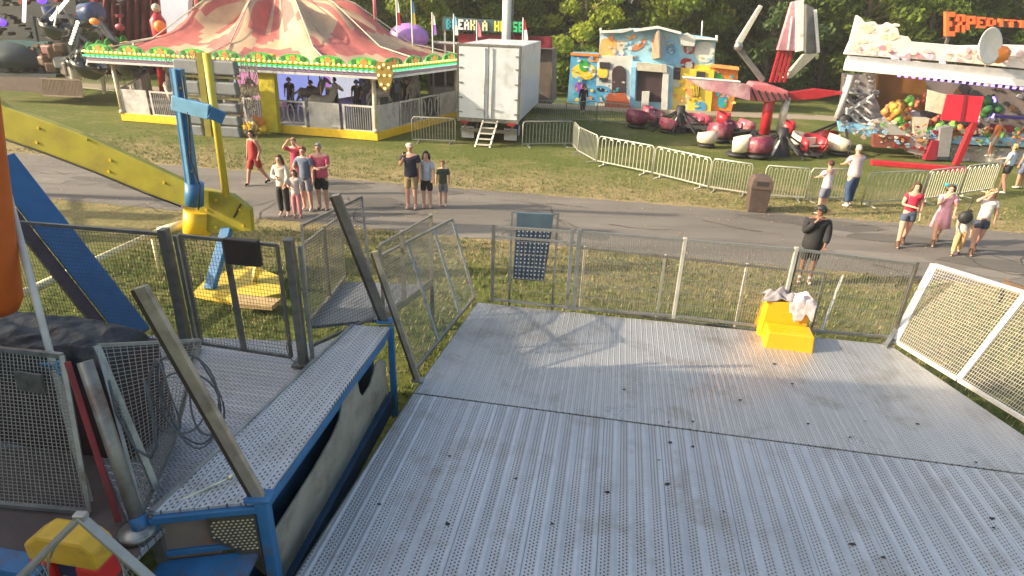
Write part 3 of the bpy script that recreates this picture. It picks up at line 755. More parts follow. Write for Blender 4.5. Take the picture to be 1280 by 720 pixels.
# ---------------------------------------------------------------- gate of the queue floor
zt = 3.16
gA, gB = g1 + Vector((0, 0, .02)), g2 + Vector((0, 0, .02))
for p, lab, w in ((gA, 'thick dark double post at the left side of the mesh gate', .1), (gB, 'square dark post at the latch side of the mesh gate', .1)):
    root = thing('gate_post', lab, 'post', (p.x, p.y, ZD), 0, 'dark posts of the mesh gate')
    k = MB(); k.bar(p, vz(p, zt + .06), w * .8, w); k.build('shaft', M_dsteel, root, .006)
    k = MB(); k.bar(p + Vector((.09, .03, .05)), vz(p + Vector((.09, .03, 0)), zt - .02), w * .35); k.build('edge_tube', M_steel, root)
    k = MB(); k.box(p + Vector((0, 0, .01)), (.2, .2, .02)); k.build('foot_plate', M_dsteel, root)
ga, gb_ = gA.lerp(gB, .13), gA.lerp(gB, .90)
gate = mesh_panel('mesh_gate', 'dark steel mesh gate with a black box on its top rail', 'gate', (ga + Vector((0, 0, .12)), gb_ + Vector((0, 0, .06)), vz(ga, zt), vz(gb_, zt - .02)), 30, 30, .0026, .032, M_dsteel, M_dwire)
k = MB(); k.bar(ga.lerp(gb_, .48) + Vector((0, 0, .1)), vz(ga.lerp(gb_, .46), zt), .05, .04); k.build('centre_bar', M_dsteel, gate)
bx = vz(ga.lerp(gb_, .66), zt - .10); k = MB(); k.box(bx + Vector((0, -.05, 0)), (.36, .07, .27), ANG); k.build('sign_box', mat('dark_brown_box', (.045, .035, .03), .5, .1, .2, 6), gate, .01)
k = MB(); lp = [gb_ + Vector((.02, -.03, .35)), gb_ + Vector((-.02, -.05, .2)), gb_ + Vector((.0, -.05, .08)), gb_ + Vector((.05, -.05, .03)), gb_ + Vector((.12, -.05, .05))]; k.path(lp, .006, 6); k.build('latch_chain', M_dsteel, gate)
# fence to the left of the gate
gl = gA - (gB - gA) * 1.6
mesh_panel('mesh_fence_panel', 'long mesh panel left of the gate in front of the blue beam', 'fence', (gl + Vector((0, 0, .05)), gA + Vector((-.05, 0, .05)), vz(gl, zt), vz(gA, zt)), 60, 30, .0026, .034, M_dsteel, M_dwire, group='mesh panels round the queue floor')
# cable coil hanging on the near leaning post and the rod below
cb = MB(); hp = W(196, 425, 3.2)
def loop(c, rx, rz, ph, tilt, n=26, dy=0):
    return [Vector(c) + Vector((rx * math.cos(a), dy + tilt * math.sin(a * 2 + ph) * .05, rz * math.sin(a))) for a in [i * 2 * math.pi / n for i in range(n)]]
for cx, cy, z_, rx, rz, ph in ((232, 500, 2.55, .25, .40, 0), (238, 510, 2.5, .21, .34, 1), (225, 492, 2.6, .18, .33, 2), (256, 495, 2.5, .12, .36, 3), (205, 500, 2.6, .09, .32, 4)):
    c_ = W(cx, cy, z_); cb.path(loop(c_, rx, rz, ph, 1), .008, 6, closed=True)
c_ = W(165, 545, 2.35); cb.path([c_ + Vector((-.06, 0, .48)), c_ + Vector((-.07, 0, .2)), c_ + Vector((0, 0, -.12)), c_ + Vector((.1, 0, -.2)), c_ + Vector((.17, 0, -.08)), c_ + Vector((.2, 0, .3)), c_ + Vector((.19, 0, .5))], .01, 6)
tag(cb.build('cable', mat('grey_cable', (.10, .11, .12), .5, 0, .15, 10)), 'grey electric cable hung in loops round the near leaning post', 'cable')
k = MB(); k.tube(W(176, 648, 1.9), W(285, 598, 1.99), .012, 8); k.tube(W(285, 598, 1.99), W(300, 588, 2.0), .018, 8)
tag(k.build('steel_rod', mat('bright_rod', (.7, .66, .5), .3, .8, .1, 10)), 'bright steel rod lying across the start of the walkway', 'rod')

# ================================================================ near left corner
# mesh panel
nb0, nb1, nt0, nt1 = W(-120, 620, ZD + .05), W(112, 640, ZD + .05), W(-110, 425, 2.95), W(78, 444, 2.95)
nm = mesh_panel('mesh_fence_panel', 'close mesh panel in front of the black covered stack at the left edge', 'fence', (nb0, nb1, nt0, nt1), 40, 44, .0045, .03, M_steel, M_wire, group='mesh panels round the queue floor')
k = MB(); k.box(W(38, 478, 2.75) + Vector((0, .0, 0)), (.22, .02, .16), ANG); k.build('latch_plate', M_dsteel, nm)
nb = mesh_panel('mesh_fence_panel', 'short mesh panel between the steel pillar and the looped cable', 'fence', (W(178, 640, ZD + .05), W(215, 560, ZD + .05), W(122, 432, 2.95), W(250, 425, 2.6)), 16, 40, .0045, .025, M_steel, M_wire, group='mesh panels round the queue floor')
# red and steel pillars
def pillar(label, x0, y0, z0, x1, y1, z1, w, m, rnd_=False, col=None):
    k = MB()
    if rnd_: k.tube(W(x0, y0, z0), W(x1, y1, z1), w / 2, 14)
    else: k.bar(W(x0, y0, z0), W(x1, y1, z1), w, w * .9)
    return tag(k.build('pillar', m, bevel=.006 if not rnd_ else 0), label, 'pillar', 'pillars between the near mesh panels')
pillar('narrow red pillar beside the close mesh panel', 148, 652, 1.85, 84, 452, 2.95, .04, mat('faded_red', (.26, .02, .025), .5, 0, .2, 6, dirt=(.15, .05, .03), dirt_amt=.3))
pillar('thick grey steel pillar with a blue foot between red pillar and cable', 178, 668, 1.8, 106, 452, 3.0, .10, mat('grimy_pillar', (.28, .27, .23), .45, .5, .2, 5, .1, 30, dirt=(.16, .08, .04), dirt_amt=.35), True)
k = MB(); k.tube(W(178, 668, 1.8), W(171, 645, 1.93), .056, 14); o = k.build('pillar_foot', M_blue); tag(o, 'short blue painted collar round the foot of the steel pillar', 'collar')
k = MB(); k.lathe(W(172, 666, 1.83), [(.0, .03), (.12, .03), (.13, .0), (0, 0)], 18); tag(k.build('base_disc', M_steel), 'round grey disc on the floor at the foot of the steel pillar', 'disc')
pillar('slim grey pillar nearest the looped cable', 196, 612, 1.86, 120, 432, 2.95, .05, M_steel)
# thin whitish pole with a blue ribbon
pt = [W(112, 628, 1.9), W(60, 440, 2.75), W(-2, 196, 4.15)]
pb = pt[0]; 
k = MB(); k.tube(pt[0], pt[2], .026, 10); pole = tag(k.build('flag_pole', mat('aged_white_pole', (.56, .53, .46), .5, .1, .14, 6)), 'thin aged white pole slanting past the orange column', 'pole')
rb = MB(); rc = pt[0].lerp(pt[2], .385)
for r_, dz in ((.034, .02), (.036, -.01)): rb.path([rc + Vector((math.cos(a) * r_, math.sin(a) * r_, dz + .006 * math.sin(3 * a))) for a in [i * .63 for i in range(10)]], .012, 6, closed=True)
rb.path([rc, rc + Vector((-.07, -.03, .03)), rc + Vector((-.09, -.02, .0))], [.02, .014, .008], 6); rb.path([rc, rc + Vector((.05, -.03, -.05)), rc + Vector((.04, -.03, -.13))], [.02, .016, .006], 6)
tag(rb.build('ribbon', mat('bright_blue_tape', (.02, .22, .42), .5, 0, .15, 20)), 'bright blue tape knotted round the thin white pole', 'tape')
# orange padded column
a, b = WY(-6, 372, 4.3), WY(-72, -60, 4.3)
k = MB(); k.path([a + (a - b).normalized() * .14, a + (a - b).normalized() * .10, a, a.lerp(b, .33), a.lerp(b, .66), b, b + (b - a) * .3], [.08, .14, .175, .185, .19, .195, .2], 26)
tag(k.build('padded_column', M_orange), 'round orange padded column at the left edge of the deck', 'column')
# black covered stack
bc = W(66, 426, 2.86)
k = MB(); k.box(Vector((bc.x - .25, bc.y + .28, (ZD + 2.66) / 2 + .0)), (1.5, .6, 2.66 - ZD), ANG); 
bs = thing('covered_stack', 'black plastic covered stack bulging above the close mesh panel', 'stack', (bc.x - .25, bc.y + .3, ZD))
k.build('stack_body', mat('dark_maroon_body', (.05, .018, .016), .6, 0, .3, 5), bs, .03)
M_tarp = mat('black_plastic_tarp', (.016, .016, .018), .5, 0, .2, 6, .8, 14)
k = MB(); n = 40; V = []
r_ = random.Random(4)
for i in range(n + 1):
    row = []
    for j in range(17):
        u, v = i / n * 2 - 1, j / 16 * 2 - 1
        e = (1 - u ** 4) * (1 - v ** 4)
        z = 2.62 + .2 * e ** .4 + .022 * math.sin(7 * u + 3 * math.sin(4 * v)) * e + .012 * math.sin(23 * u + 5 * v + 4 * math.sin(6 * v)) * e + r_.uniform(-.008, .008)
        if e <= 0.001: z = 2.5 + .03 * math.sin(15 * u + 6 * v)
        p = Vector((bc.x - .25 + u * .74 , bc.y + .28 + v * .34 - u * .12, z)); row.append(k.b.verts.new(p))
    V.append(row)
k.sm = True
for i in range(n):
    for j in range(16): k._f([V[i][j], V[i + 1][j], V[i + 1][j + 1], V[i][j + 1]])
o = k.build('tarpaulin', M_tarp, bs); sb = o.modifiers.new('s', 'SUBSURF'); sb.levels = sb.render_levels = 1
# yellow and red case, bottom left
cs = W(108, 676, 2.0); case = thing('tool_case', 'yellow topped red case behind the inverted V frame', 'case', (cs.x, cs.y, ZD), ANG); case.scale = (1.2, 1.2, 1.1)
k = MB(True); k.prism([(-.22, -.16, .16), (.2, -.16, .16), (.2, -.16, .30), (.14, -.16, .36), (-.12, -.16, .36), (-.22, -.16, .28)], (0, .15, 0)); k.build('lid', mat('yellow_case_lid', (.72, .42, .03), .5, 0, .12, 8, dirt=(.30, .20, .05), dirt_amt=.4), case, .02)
k = MB(True); k.box((-.15, -.09, -.02), (.13, .15, .38)); k.box((.13, -.09, -.02), (.13, .15, .38)); k.build('side_block', mat('red_case', (.62, .03, .02), .45, 0, .12, 8), case, .015)
k = MB(True); k.box((-.01, -.07, -.02), (.15, .12, .36)); k.build('core', mat('navy_case', (.02, .03, .07), .5, 0, .2, 8), case, .01)
k = MB(True); k.box((-.01, -.135, .03), (.10, .01, .015)); k.box((-.01, -.135, -.06), (.08, .01, .02)); k.build('label_strip', M_white, case)
# inverted V frame with chain mesh
ap = W(101, 646, 2.6); l1, l2 = W(20, 726, 2.25), W(196, 730, 2.2)
vf = thing('v_frame', 'grey inverted V tube frame with diamond mesh at the bottom left corner', 'frame', (ap.x, ap.y, ZD))
k = MB(); k.bar(ap, l1 + (l1 - ap) * .6, .055, .03); k.bar(ap + Vector((-.01, 0, .006)), l2 + (l2 - ap) * .6, .055, .03); k.box(ap + Vector((0, 0, .005)), (.07, .05, .04)); k.build('tube_frame', mat('grey_frame', (.40, .38, .33), .45, .5, .15, 7), vf, .008)
k = MB(); L1, L2 = l1 + (l1 - ap) * .6, l2 + (l2 - ap) * .6
for i in range(1, 15):
    q = i / 15; k.bar(ap.lerp(L1, q), L1.lerp(L2, q), .004); k.bar(ap.lerp(L2, q), L2.lerp(L1, q), .004)
k.build('diamond_mesh', M_wire, vf)

# ================================================================ ride machinery left of the deck
YB = 11.9
# yellow arm with a rounded end
ya = thing('yellow_boom', 'big yellow ride arm slanting down to the blue post', 'ride arm', tuple(vz(WY(300, 265, YB), 0)))
out = [(-60, 92), (8, 134), (100, 167), (180, 203), (250, 236), (290, 244), (313, 262), (315, 289), (262, 292), (254, 286), (256, 272), (244, 262), (200, 248), (120, 216), (40, 185), (0, 171), (-60, 150)]
k = MB(); k.prism([WY(x, y, YB) for x, y in out], (0, .16, 0)); k.build('arm_box', M_yellow, ya, .02)
k = MB(); k.tube(WY(247, 262, YB + .1), WY(246, 291, YB + .1) , .26, 20); k.build('pivot_collar', M_gold, ya)
for (x_, y_, x2, y2) in ((110, 173, 109, 176),):
    k = MB(); k.bar(WY(x_, y_, YB - .006), WY(x2, y2, YB - .006), .05, .012)
    k.build('weld_plate', mat('dull_yellow_plate', (.40, .34, .03), .5, 0, .2, 5), ya)
for (x_, y_) in ((270, 250), (300, 262), (304, 282), (270, 284), (258, 262), (138, 200), (136, 214), (48, 160), (46, 178), (205, 228)):
    k = MB(); q = WY(x_, y_, YB); k.tube(q + Vector((0, -.02, 0)), q, .028, 8); k.build('bolt', M_gold, ya)
k = MB(); k.path([WY(-40, 160, YB - .03), WY(0, 172, YB - .03), WY(60, 193, YB - .03), WY(120, 216, YB - .03), WY(180, 241, YB - .03), WY(226, 258, YB - .05)], .018, 7); k.build('hydraulic_hose', M_black, ya)
k = MB(); k.bar(WY(292, 272, YB - .01), WY(301, 255, YB - .01), .02, .03); k.build('slot', M_dark, ya)
bp_ = thing('blue_upright', 'blue upright with a light blue cross arm above the yellow ride arm', 'post', tuple(vz(WY(243, 270, YB - .2), 0)))
k = MB(); k.bar(WY(244, 256, YB - .22), WY(221, 86, YB - .22), .2, .16); k.build('upright', M_blue, bp_, .01)
k = MB(); k.bar(WY(240, 256, YB - .33), WY(217, 86, YB - .33), .05, .06); k.build('edge_strip', M_lblue, bp_)
k = MB(); k.bar(WY(216, 128, YB - .3), WY(262, 140, YB - .3), .14, .26); k.build('cross_arm', M_lblue, bp_, .01)
k = MB(); k.bar(WY(262, 140, YB - .3), WY(280, 148, YB - .2), .14, .22); k.build('cross_arm_end', M_blue, bp_, .01)
k = MB(); k.path([WY(228, 96, YB - .34), WY(236, 150, YB - .36), WY(238, 200, YB - .34), WY(250, 232, YB - .36), WY(248, 262, YB - .42)], .016, 6); k.build('hanging_cable', M_black, bp_)
for (x_, y_) in ((226, 110), (232, 120), (238, 190), (240, 214)):
    k = MB(); q = WY(x_, y_, YB - .3); k.tube(q + Vector((0, -.03, 0)), q, .022, 8); k.build('bolt', M_steel, bp_)
k = MB(); k.tube(WY(243, 256, YB - .2), WY(243, 228, YB - .2), .17, 16); k.build('socket', M_blue, bp_)
k = MB(); k.tube(WY(258, 66, YB + .05), WY(283, 246, YB + .05), .07, 12)
tag(k.build('yellow_pole', mat('yellow_pole_paint', (.62, .48, .05), .45, 0, .12, 4)), 'thin yellow pole standing beside the blue upright', 'pole')
# outrigger foot on the grass
fp = W(298, 366, 0); ft = thing('outrigger', 'yellow outrigger foot plate with a blue strut on the grass', 'outrigger', (fp.x, fp.y, 0))
k = MB(); k.prism([W(x, y, .02) for x, y in ((243, 372), (262, 352), (318, 338), (352, 352), (358, 372), (300, 384))], (0, 0, .12)); k.build('foot_plate', mat('yellow_foot', (.62, .46, .06), .5, 0, .15, 4), ft, .01)
k = MB(); k.prism([W(300, 372, .145), W(352, 378, .145), W(340, 388, .145), W(290, 384, .145)], (0, 0, .08)); k.build('wood_block', mat('wood_block', (.42, .30, .14), .7, 0, .2, 6), ft)
k = MB(); k.bar(W(262, 362, .14), WY(284, 286, YB), .2, .14); k.build('strut', M_blue, ft, .01)
k = MB(); k.bar(W(318, 350, .14), W(322, 330, .7), .1); k.build('jack_post', M_pyel, ft)
k = MB(); k.tube(W(40, 362, 1.0), W(198, 290, 1.0), .07, 12); k.tube(W(198, 290, 1.0), W(236, 278, 1.1), .09, 12); k.tube(W(110, 329, .93), vz(W(110, 329, .93), 0), .04, 8); k.tube(W(190, 293, .95), vz(W(190, 293, .95), 0), .04, 8)
k.tube(W(40, 362, 1.0), W(-30, 392, 1.0), .07, 12)
tag(k.build('outrigger_tube', mat('pale_cream_tube', (.66, .60, .36), .45, .1, .12, 5)), 'long pale cream outrigger tube running over the grass to the yellow arm', 'outrigger')
# blue beam behind the black stack
a, b = WY(35, 245, 6.6), WY(172, 420, 6.2)
bb = thing('blue_beam', 'slanting blue beam with a dark underside behind the black stack', 'beam', tuple(b))
k = MB(); k.bar(a + (a - b) * .25, b, .30, .08, up=(.3, -.6, 1)); k.build('top_flange', mat('sunlit_blue', (.03, .125, .28), .45, 0, .12, 5), bb, .008)
k = MB(); d_ = Vector((-.20, -.10, -.10)); k.bar(a + (a - b) * .25 + d_, b + d_, .12, .2, up=(.3, -.6, 1)); k.build('web', mat('maroon_grey_web', (.08, .05, .06), .6, 0, .25, 4), bb)
# unseen tall board, added outside the left of the frame to shade the deck
bk = thing('unseen_shade_board', 'unseen tall blue and yellow board added left of the deck to shade it', 'shade blocker', (-9.5, 1.5, 0))
k = MB(); k.prism([(-9.5, -6, 0), (-9.5, 6.5, 0), (-9.5, 6.5, 5.5), (-9.5, 5.0, 5.7), (-9.5, 5.0, 6.2), (-9.5, 3.8, 8.6), (-9.5, -1, 9.0), (-9.5, -6, 8.6)], (.3, 0, 0)); k.build('panel', M_blue, bk)
for y_ in (-5, -.5, 4.4): 
    k = MB(); k.bar((-9.1, y_, 0), (-9.1, y_, 6.0), .15); k.build('mast', M_yellow, bk)

tw = thing('unseen_shadow_mast', 'unseen tall mast with long arms added beyond the left edge to cast shadows on the path', 'shadow caster', (-19, 13, 0))  # unseen mast and arms, added to throw shadow bands along the path
k = MB(); k.tube((-19, 12.4, 0), (-19, 12.4, 9.5), .3, 12); k.build('mast', M_yellow, tw)
for (xa, xb, y_, z_, w_) in ((-24, -15.6, 12.9, 8.2, .3), (-26, -17.0, 12.2, 6.6, .35), (-23, -15.8, 14.2, 9.3, .22), (-28, -17.4, 14.6, 3.4, .5), (-27, -18, 15.8, 4.4, .3), (-24, -17, 11.6, 7.4, .18)):
    k = MB(); k.bar((xa, y_, z_), (xb, y_ - .3, z_ + .4), w_, w_ * .6); k.bar(((xa + xb) / 2, y_ - .15, z_ + .2), (-19, 12.4, z_ - .3), .12); k.build('shadow_arm', M_blue, tw)
# ================================================================ the fair behind
def plane(x0, y0, ang=ANG):
    n = Vector((-math.sin(ang), math.cos(ang), 0)); p0 = Vector((x0, y0, 0))
    def f(px, py, back=0.0):
        d = ray(px, py); t = (p0 + n * back - CP).dot(n) / d.dot(n); return CP + d * t
    f.n = n; f.u = Vector((math.cos(ang), math.sin(ang), 0)); return f
def slab(k, f, pts, th, back=0.0):
    """outline seen on a plane, with real thickness running away from the viewer"""
    k.prism([f(x, y, back) for x, y in pts], f.n * th)
def rect(x0, y0, x1, y1): return [(x0, y0), (x1, y0), (x1, y1), (x0, y1)]

# ---------------------------------------------------------------- carousel
cc = Vector((-12.0, 35.0, 0))
FP = [Vector(p) for p in ((-18.6, 29.8, 0), (-6.1, 27.1, 0), (-3.3, 33.8, 0), (-5.6, 40.6, 0), (-17, 42.6, 0), (-21.2, 37, 0))]
car = thing('carousel', 'carousel with pink and cream tent roof and green scalloped light trim', 'carousel', tuple(cc))
def ring(z, grow=0.0): return [Vector((p.x, p.y, z)) + (Vector((p.x - cc.x, p.y - cc.y, 0)).normalized() * grow) for p in FP]
k = MB(); k.prism(ring(.12), (0, 0, .22)); k.build('floor', M_grey, car)
sk_ = MB(); A = ring(.02, .12)
for i in range(6):
    a, b = A[i], A[(i + 1) % 6]; n_ = (b - a).cross(Vector((0, 0, 1))).normalized()
    sk_.prism([a, b, b + Vector((0, 0, .36)), a + Vector((0, 0, .36))], -n_ * .05)
sk_.build('skirt', M_gold, car, .01)
for p in ring(.36, .02):
    k = MB(); k.tube(p, (p.x, p.y, 2.7), .09, 10); k.tube((p.x, p.y, .36), (p.x, p.y, .5), .14, 10); k.tube((p.x, p.y, 2.5), (p.x, p.y, 2.7), .14, 10); k.build('post', mat('cream_pole', (.60, .52, .38), .5, 0, .15, 5), car)
# low lattice walls: solid panels, barred openings and scrolls
def lattice(a, b, nb, skip=()):
    for i in range(nb):
        if i in skip: continue
        p, q = a.lerp(b, i / nb + .006), a.lerp(b, (i + 1) / nb - .006); k = MB(); Z = Vector((0, 0, 1)); h = 1.12
        for t0, t1, z0, z1 in ((0, 1, 0, .08), (0, 1, 1.04, 1.12), (0, .07, .08, 1.04), (.93, 1, .08, 1.04)):
            c_, d_ = p.lerp(q, t0), p.lerp(q, t1); k.prism([c_ + Z * z0, d_ + Z * z0, d_ + Z * z1, c_ + Z * z1], VV_ * .04)
        if i % 3 == 1:
            for j in range(1, 12): k.bar(p.lerp(q, .07 + .86 * j / 12) + Z * .08 + VV_ * .02, p.lerp(q, .07 + .86 * j / 12) + Z * 1.04 + VV_ * .02, .022)
        elif i % 3 == 2:
            m0 = p.lerp(q, .5)
            for s_ in (.15, .5, .85):
                cx_ = p.lerp(q, s_) + Z * .56 + VV_ * .02; k.path([cx_ + (q - p).normalized() * .16 * math.cos(t) + Z * .40 * math.sin(t) for t in [x * .52 for x in range(12)]], .025, 6, closed=True)
        else:
            c_, d_ = p.lerp(q, .07), p.lerp(q, .93); k.prism([c_ + Z * .08 + VV_ * .01, d_ + Z * .08 + VV_ * .01, d_ + Z * 1.04 + VV_ * .01, c_ + Z * 1.04 + VV_ * .01], VV_ * .02)
        k.build('railing_panel', mat('grimy_white_panel', (.50, .49, .48), .45, .1, .15, 3, dirt=(.22, .21, .21), dirt_amt=.35), car)
Ar = ring(.34, .04)
lattice(Ar[0], Ar[1], 8, (2, 3)); lattice(Ar[1], Ar[2], 4); lattice(Ar[5], Ar[0], 4)
# eave trim, layered, with crest and bulbs
E0 = ring(0, .95)
lay = [(2.62, .10, M_lgrey, 0), (2.74, .09, mat('purple_grey_trim', (.20, .13, .22), .4, 0, .15, 5), .02), (2.85, .07, M_white, .05), (2.94, .07, M_green, .03), (3.03, .06, M_gold, .06)]
for j, (z, h, mm, o_) in enumerate(lay):
    k = MB(); E1 = ring(z, .95 + o_)
    for i in range(6):
        a, b = E1[i], E1[(i + 1) % 6]; n_ = (b - a).cross(Vector((0, 0, 1))).normalized()
        k.prism([a, b, b + Vector((0, 0, h)), a + Vector((0, 0, h))], -n_ * .09)
    k.build('eave_trim', mm, car)
k = MB(); E1 = ring(3.10, .97); M_bulb = mat('warm_bulb', (.9, .75, .35), .3, 0, 0, emit=(1, .62, .2, 1.5))
for z, mm in ((3.11, 0), (2.925, 1)):
    E1 = ring(z, 1.04)
    for i in (0, 1, 5):
        a, b = E1[i], E1[(i + 1) % 6]; nn = int((b - a).length / .24)
        for j in range(nn): k.mi = mm; k.box(a.lerp(b, j / nn), (.075, .075, .06))
o = k.build('bulb_string', [M_bulb, mat('green_bulb', (.05, .6, .3), .3, 0, 0, emit=(.1, 1, .45, .8))], car); o['kind'] = 'stuff'
k = MB(); E1 = ring(3.12, .97)
for i in (0, 1, 5):
    a, b = E1[i], E1[(i + 1) % 6]; L_ = (b - a).length; nn = max(4, int(L_ / 1.5)); d_ = (b - a) / nn; n_ = (b - a).cross(Vector((0, 0, 1))).normalized()
    for j in range(nn):
        m0 = a + d_ * (j + .5); hw = L_ / nn * .46
        pts = [m0 + d_.normalized() * (hw * math.cos(t)) + Vector((0, 0, .0 + .32 * math.sin(t))) for t in [math.pi * q / 10 for q in range(11)]]
        k.mi = 0; k.prism(pts, -n_ * .06)
        for q, mm, r_ in ((-.62, 2, .10), (-.34, 3, .09), (0, 1, .15), (.34, 3, .09), (.62, 2, .10)):
            k.mi = mm; c_ = m0 + d_.normalized() * hw * q + Vector((0, 0, .12)) + n_ * .01
            k.prism([c_ + d_.normalized() * r_ * math.cos(t) + Vector((0, 0, r_ * math.sin(t))) for t in [math.pi * w_ / 4 for w_ in range(8)]], n_ * .03)
k.build('scalloped_crest', [M_green, M_orangep, mat('deep_green', (.015, .14, .03), .5, 0, .1, 5), mat('lime', (.25, .55, .06), .5, 0, .1, 5)], car)
k = MB(); p = ring(2.3, 1.12)[1]
k.prism([p + UV_ * x + Vector((0, 0, z)) for x, z in ((-.3, 1.0), (.3, 1.0), (.36, .6), (.25, .1), (0, -.15), (-.25, .1), (-.36, .6))], VV_ * .08); k.mi = 1
for x, z in ((-.2, .8), (.2, .8), (-.24, .5), (.24, .5), (-.15, .15), (.15, .15), (0, 0), (0, .9), (0, .5)): k.ball(p + UV_ * x + Vector((0, 0, z)) - VV_ * .02, .05, 6)
k.build('corner_cartouche', [mat('brass_ornament', (.32, .22, .05), .4, .5, .2, 6), M_bulb], car)
# canopy: sagging cloth between ridges, printed with ovals
k = MB(); apx = Vector((-12.4, 35, 6.6)); E1 = ring(3.06, .9); per = []
NG = 10; NU = 12; NV = 26
tot = [((E1[(i + 1) % 6] - E1[i]).length) for i in range(6)]; T_ = sum(tot)
def onring(s):
    s = (s % 1) * T_
    for i in range(6):
        if s <= tot[i]: return E1[i].lerp(E1[(i + 1) % 6], s / tot[i])
        s -= tot[i]
    return E1[0]
vs = []
for g in range(NG * NU):
    col = []; q = onring(g / (NG * NU)); u = (g % NU) / NU; a_ = g / (NG * NU) * 2 * math.pi
    for v in range(NV + 1):
        t = v / NV; p = q.lerp(apx, t); sag = math.sin(math.pi * min(1, t * 1.0)) ** .8
        p.z -= sag * .75 * (1 - .5 * t); p.z -= .42 * math.sin(math.pi * u) * (1 - t) ** .6 * min(1, t * 5 + .1)
        p.z += .05 * math.sin(g * 1.9) * t * (1 - t) * 3
        rb_ = abs(math.cos(math.pi * u)) ** 3; pk2 = math.exp(-((t - .60) / .13) ** 2)
        p.z += .75 * pk2 * rb_ - .15 * pk2 * (1 - rb_)
        col.append(k.b.verts.new(p))
    vs.append(col)
k.sm = True
for g in range(NG * NU):
    G = g // NU; u = ((g % NU) + .5) / NU
    for v in range(NV):
        t = (v + .5) / NV; inside = ((u - .5) / .34) ** 2 + ((t - .22 - .02 * math.sin(G * 2.1)) / .12) ** 2 < 1; inner = ((u - .5) / .14) ** 2 + ((t - .22) / .06) ** 2 < 1
        wave = t > .47 + .07 * math.cos(u * 6.28 + G)
        base = (G % 2 == 0) != wave
        if t > .5 and math.sin(g * 1.7) > .75: base = not base
        c_ = base != inside
        if inner: c_ = not c_
        k.mi = 0 if c_ else 1
        k._f([vs[g][v], vs[(g + 1) % (NG * NU)][v], vs[(g + 1) % (NG * NU)][v + 1], vs[g][v + 1]])
k.build('canopy', [mat('canopy_pink', (.43, .12, .10), .75, 0, .15, 2, .3, 5), mat('canopy_cream', (.47, .32, .20), .75, 0, .12, 2, .3, 5)], car)
k = MB()
for g in range(0, NG): k.path([v.co.copy() if hasattr(v, 'co') else v for v in []] or [onring(g / NG) + Vector((0, 0, .02)), onring(g / NG).lerp(apx, .3) + Vector((0, 0, -.52)), onring(g / NG).lerp(apx, .6) + Vector((0, 0, .26)), apx], .03, 5)
k.build('canopy_ribs', M_cream, car)
for x_ in (-17.3, -15.6, -10.0, -7.8):
    k = MB(); k.tube((x_, 36, 4), (x_, 36, 7.4), .09, 8); k.build('finial_pole', M_pink, car)
# inside: drum with painted panels, ceiling, horses on poles
k = MB(); k.lathe((cc.x, cc.y, .34), [(1.6, 0), (1.5, .3), (1.5, 2.6), (0, 2.6)], 12); k.build('centre_drum', mat('mirror_drum', (.25, .22, .30), .25, .5, .3, 2), car)
for i, (a, mm) in enumerate(zip(range(0, 360, 45), [mat('added_glow_mural_' + str(q_), c_, .4, 0, .4, 1.5, emit=(*c_, .45)) for q_, c_ in enumerate(((.2, .45, .8), (.5, .2, .6), (.75, .3, .5), (.2, .5, .75), (.7, .72, .8), (.75, .3, .5), (.3, .35, .8), (.65, .65, .75)))])):  # murals given a glow of their own to brighten the carousel interior
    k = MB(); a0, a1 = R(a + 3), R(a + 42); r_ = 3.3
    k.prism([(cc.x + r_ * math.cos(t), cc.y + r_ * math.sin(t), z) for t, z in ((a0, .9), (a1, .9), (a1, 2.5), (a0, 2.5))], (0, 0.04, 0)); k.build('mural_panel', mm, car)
k = MB(); k.prism([(p.x, p.y, 2.62) for p in ring(2.62, .3)], (0, 0, .05)); k.build('ceiling', mat('dim_ceiling', (.40, .34, .38), .7, 0, .3, 1.5), car)
def horse(k, c, rz, s=1.0):
    T = Matrix.Translation(Vector(c)) @ Matrix.Rotation(rz, 4, 'Z') @ Matrix.Scale(s, 4)
    P = lambda *p: T @ Vector(p)
    k.path([P(-.5, 0, .02), P(-.36, 0, .08), P(0, 0, .02), P(.34, 0, .08), P(.46, 0, .16)], [.1 * s, .2 * s, .19 * s, .21 * s, .12 * s], 8)
    k.path([P(.38, 0, .12), P(.56, 0, .40), P(.62, 0, .56)], [.16 * s, .11 * s, .09 * s], 8)
    k.path([P(.58, 0, .60), P(.74, 0, .54), P(.90, 0, .40)], [.10 * s, .08 * s, .045 * s], 8)
    for x, y, x1, x2 in ((.34, .1, .62, .5), (.30, -.1, .5, .66), (-.38, .1, -.52, -.66), (-.40, -.1, -.30, -.52)):
        k.path([P(x, y, -.02), P(x1, y, -.24), P(x2, y, -.52)], [.08 * s, .05 * s, .03 * s], 6)
    k.path([P(-.5, 0, .1), P(-.68, 0, 0), P(-.74, 0, -.3)], [.04 * s, .06 * s, .02 * s], 6)
    k.path([P(.34, 0, .3), P(.46, 0, .52), P(.54, 0, .68)], [.03 * s, .05 * s, .02 * s], 5)
cols = [mat('horse_white', (.6, .55, .48), .4, 0, .12, 5), mat('horse_black', (.03, .025, .025), .4, 0, .2, 5), mat('horse_brown', (.18, .08, .035), .4, 0, .2, 5), mat('horse_grey', (.25, .24, .24), .4, 0, .2, 5)]
h_ = 0
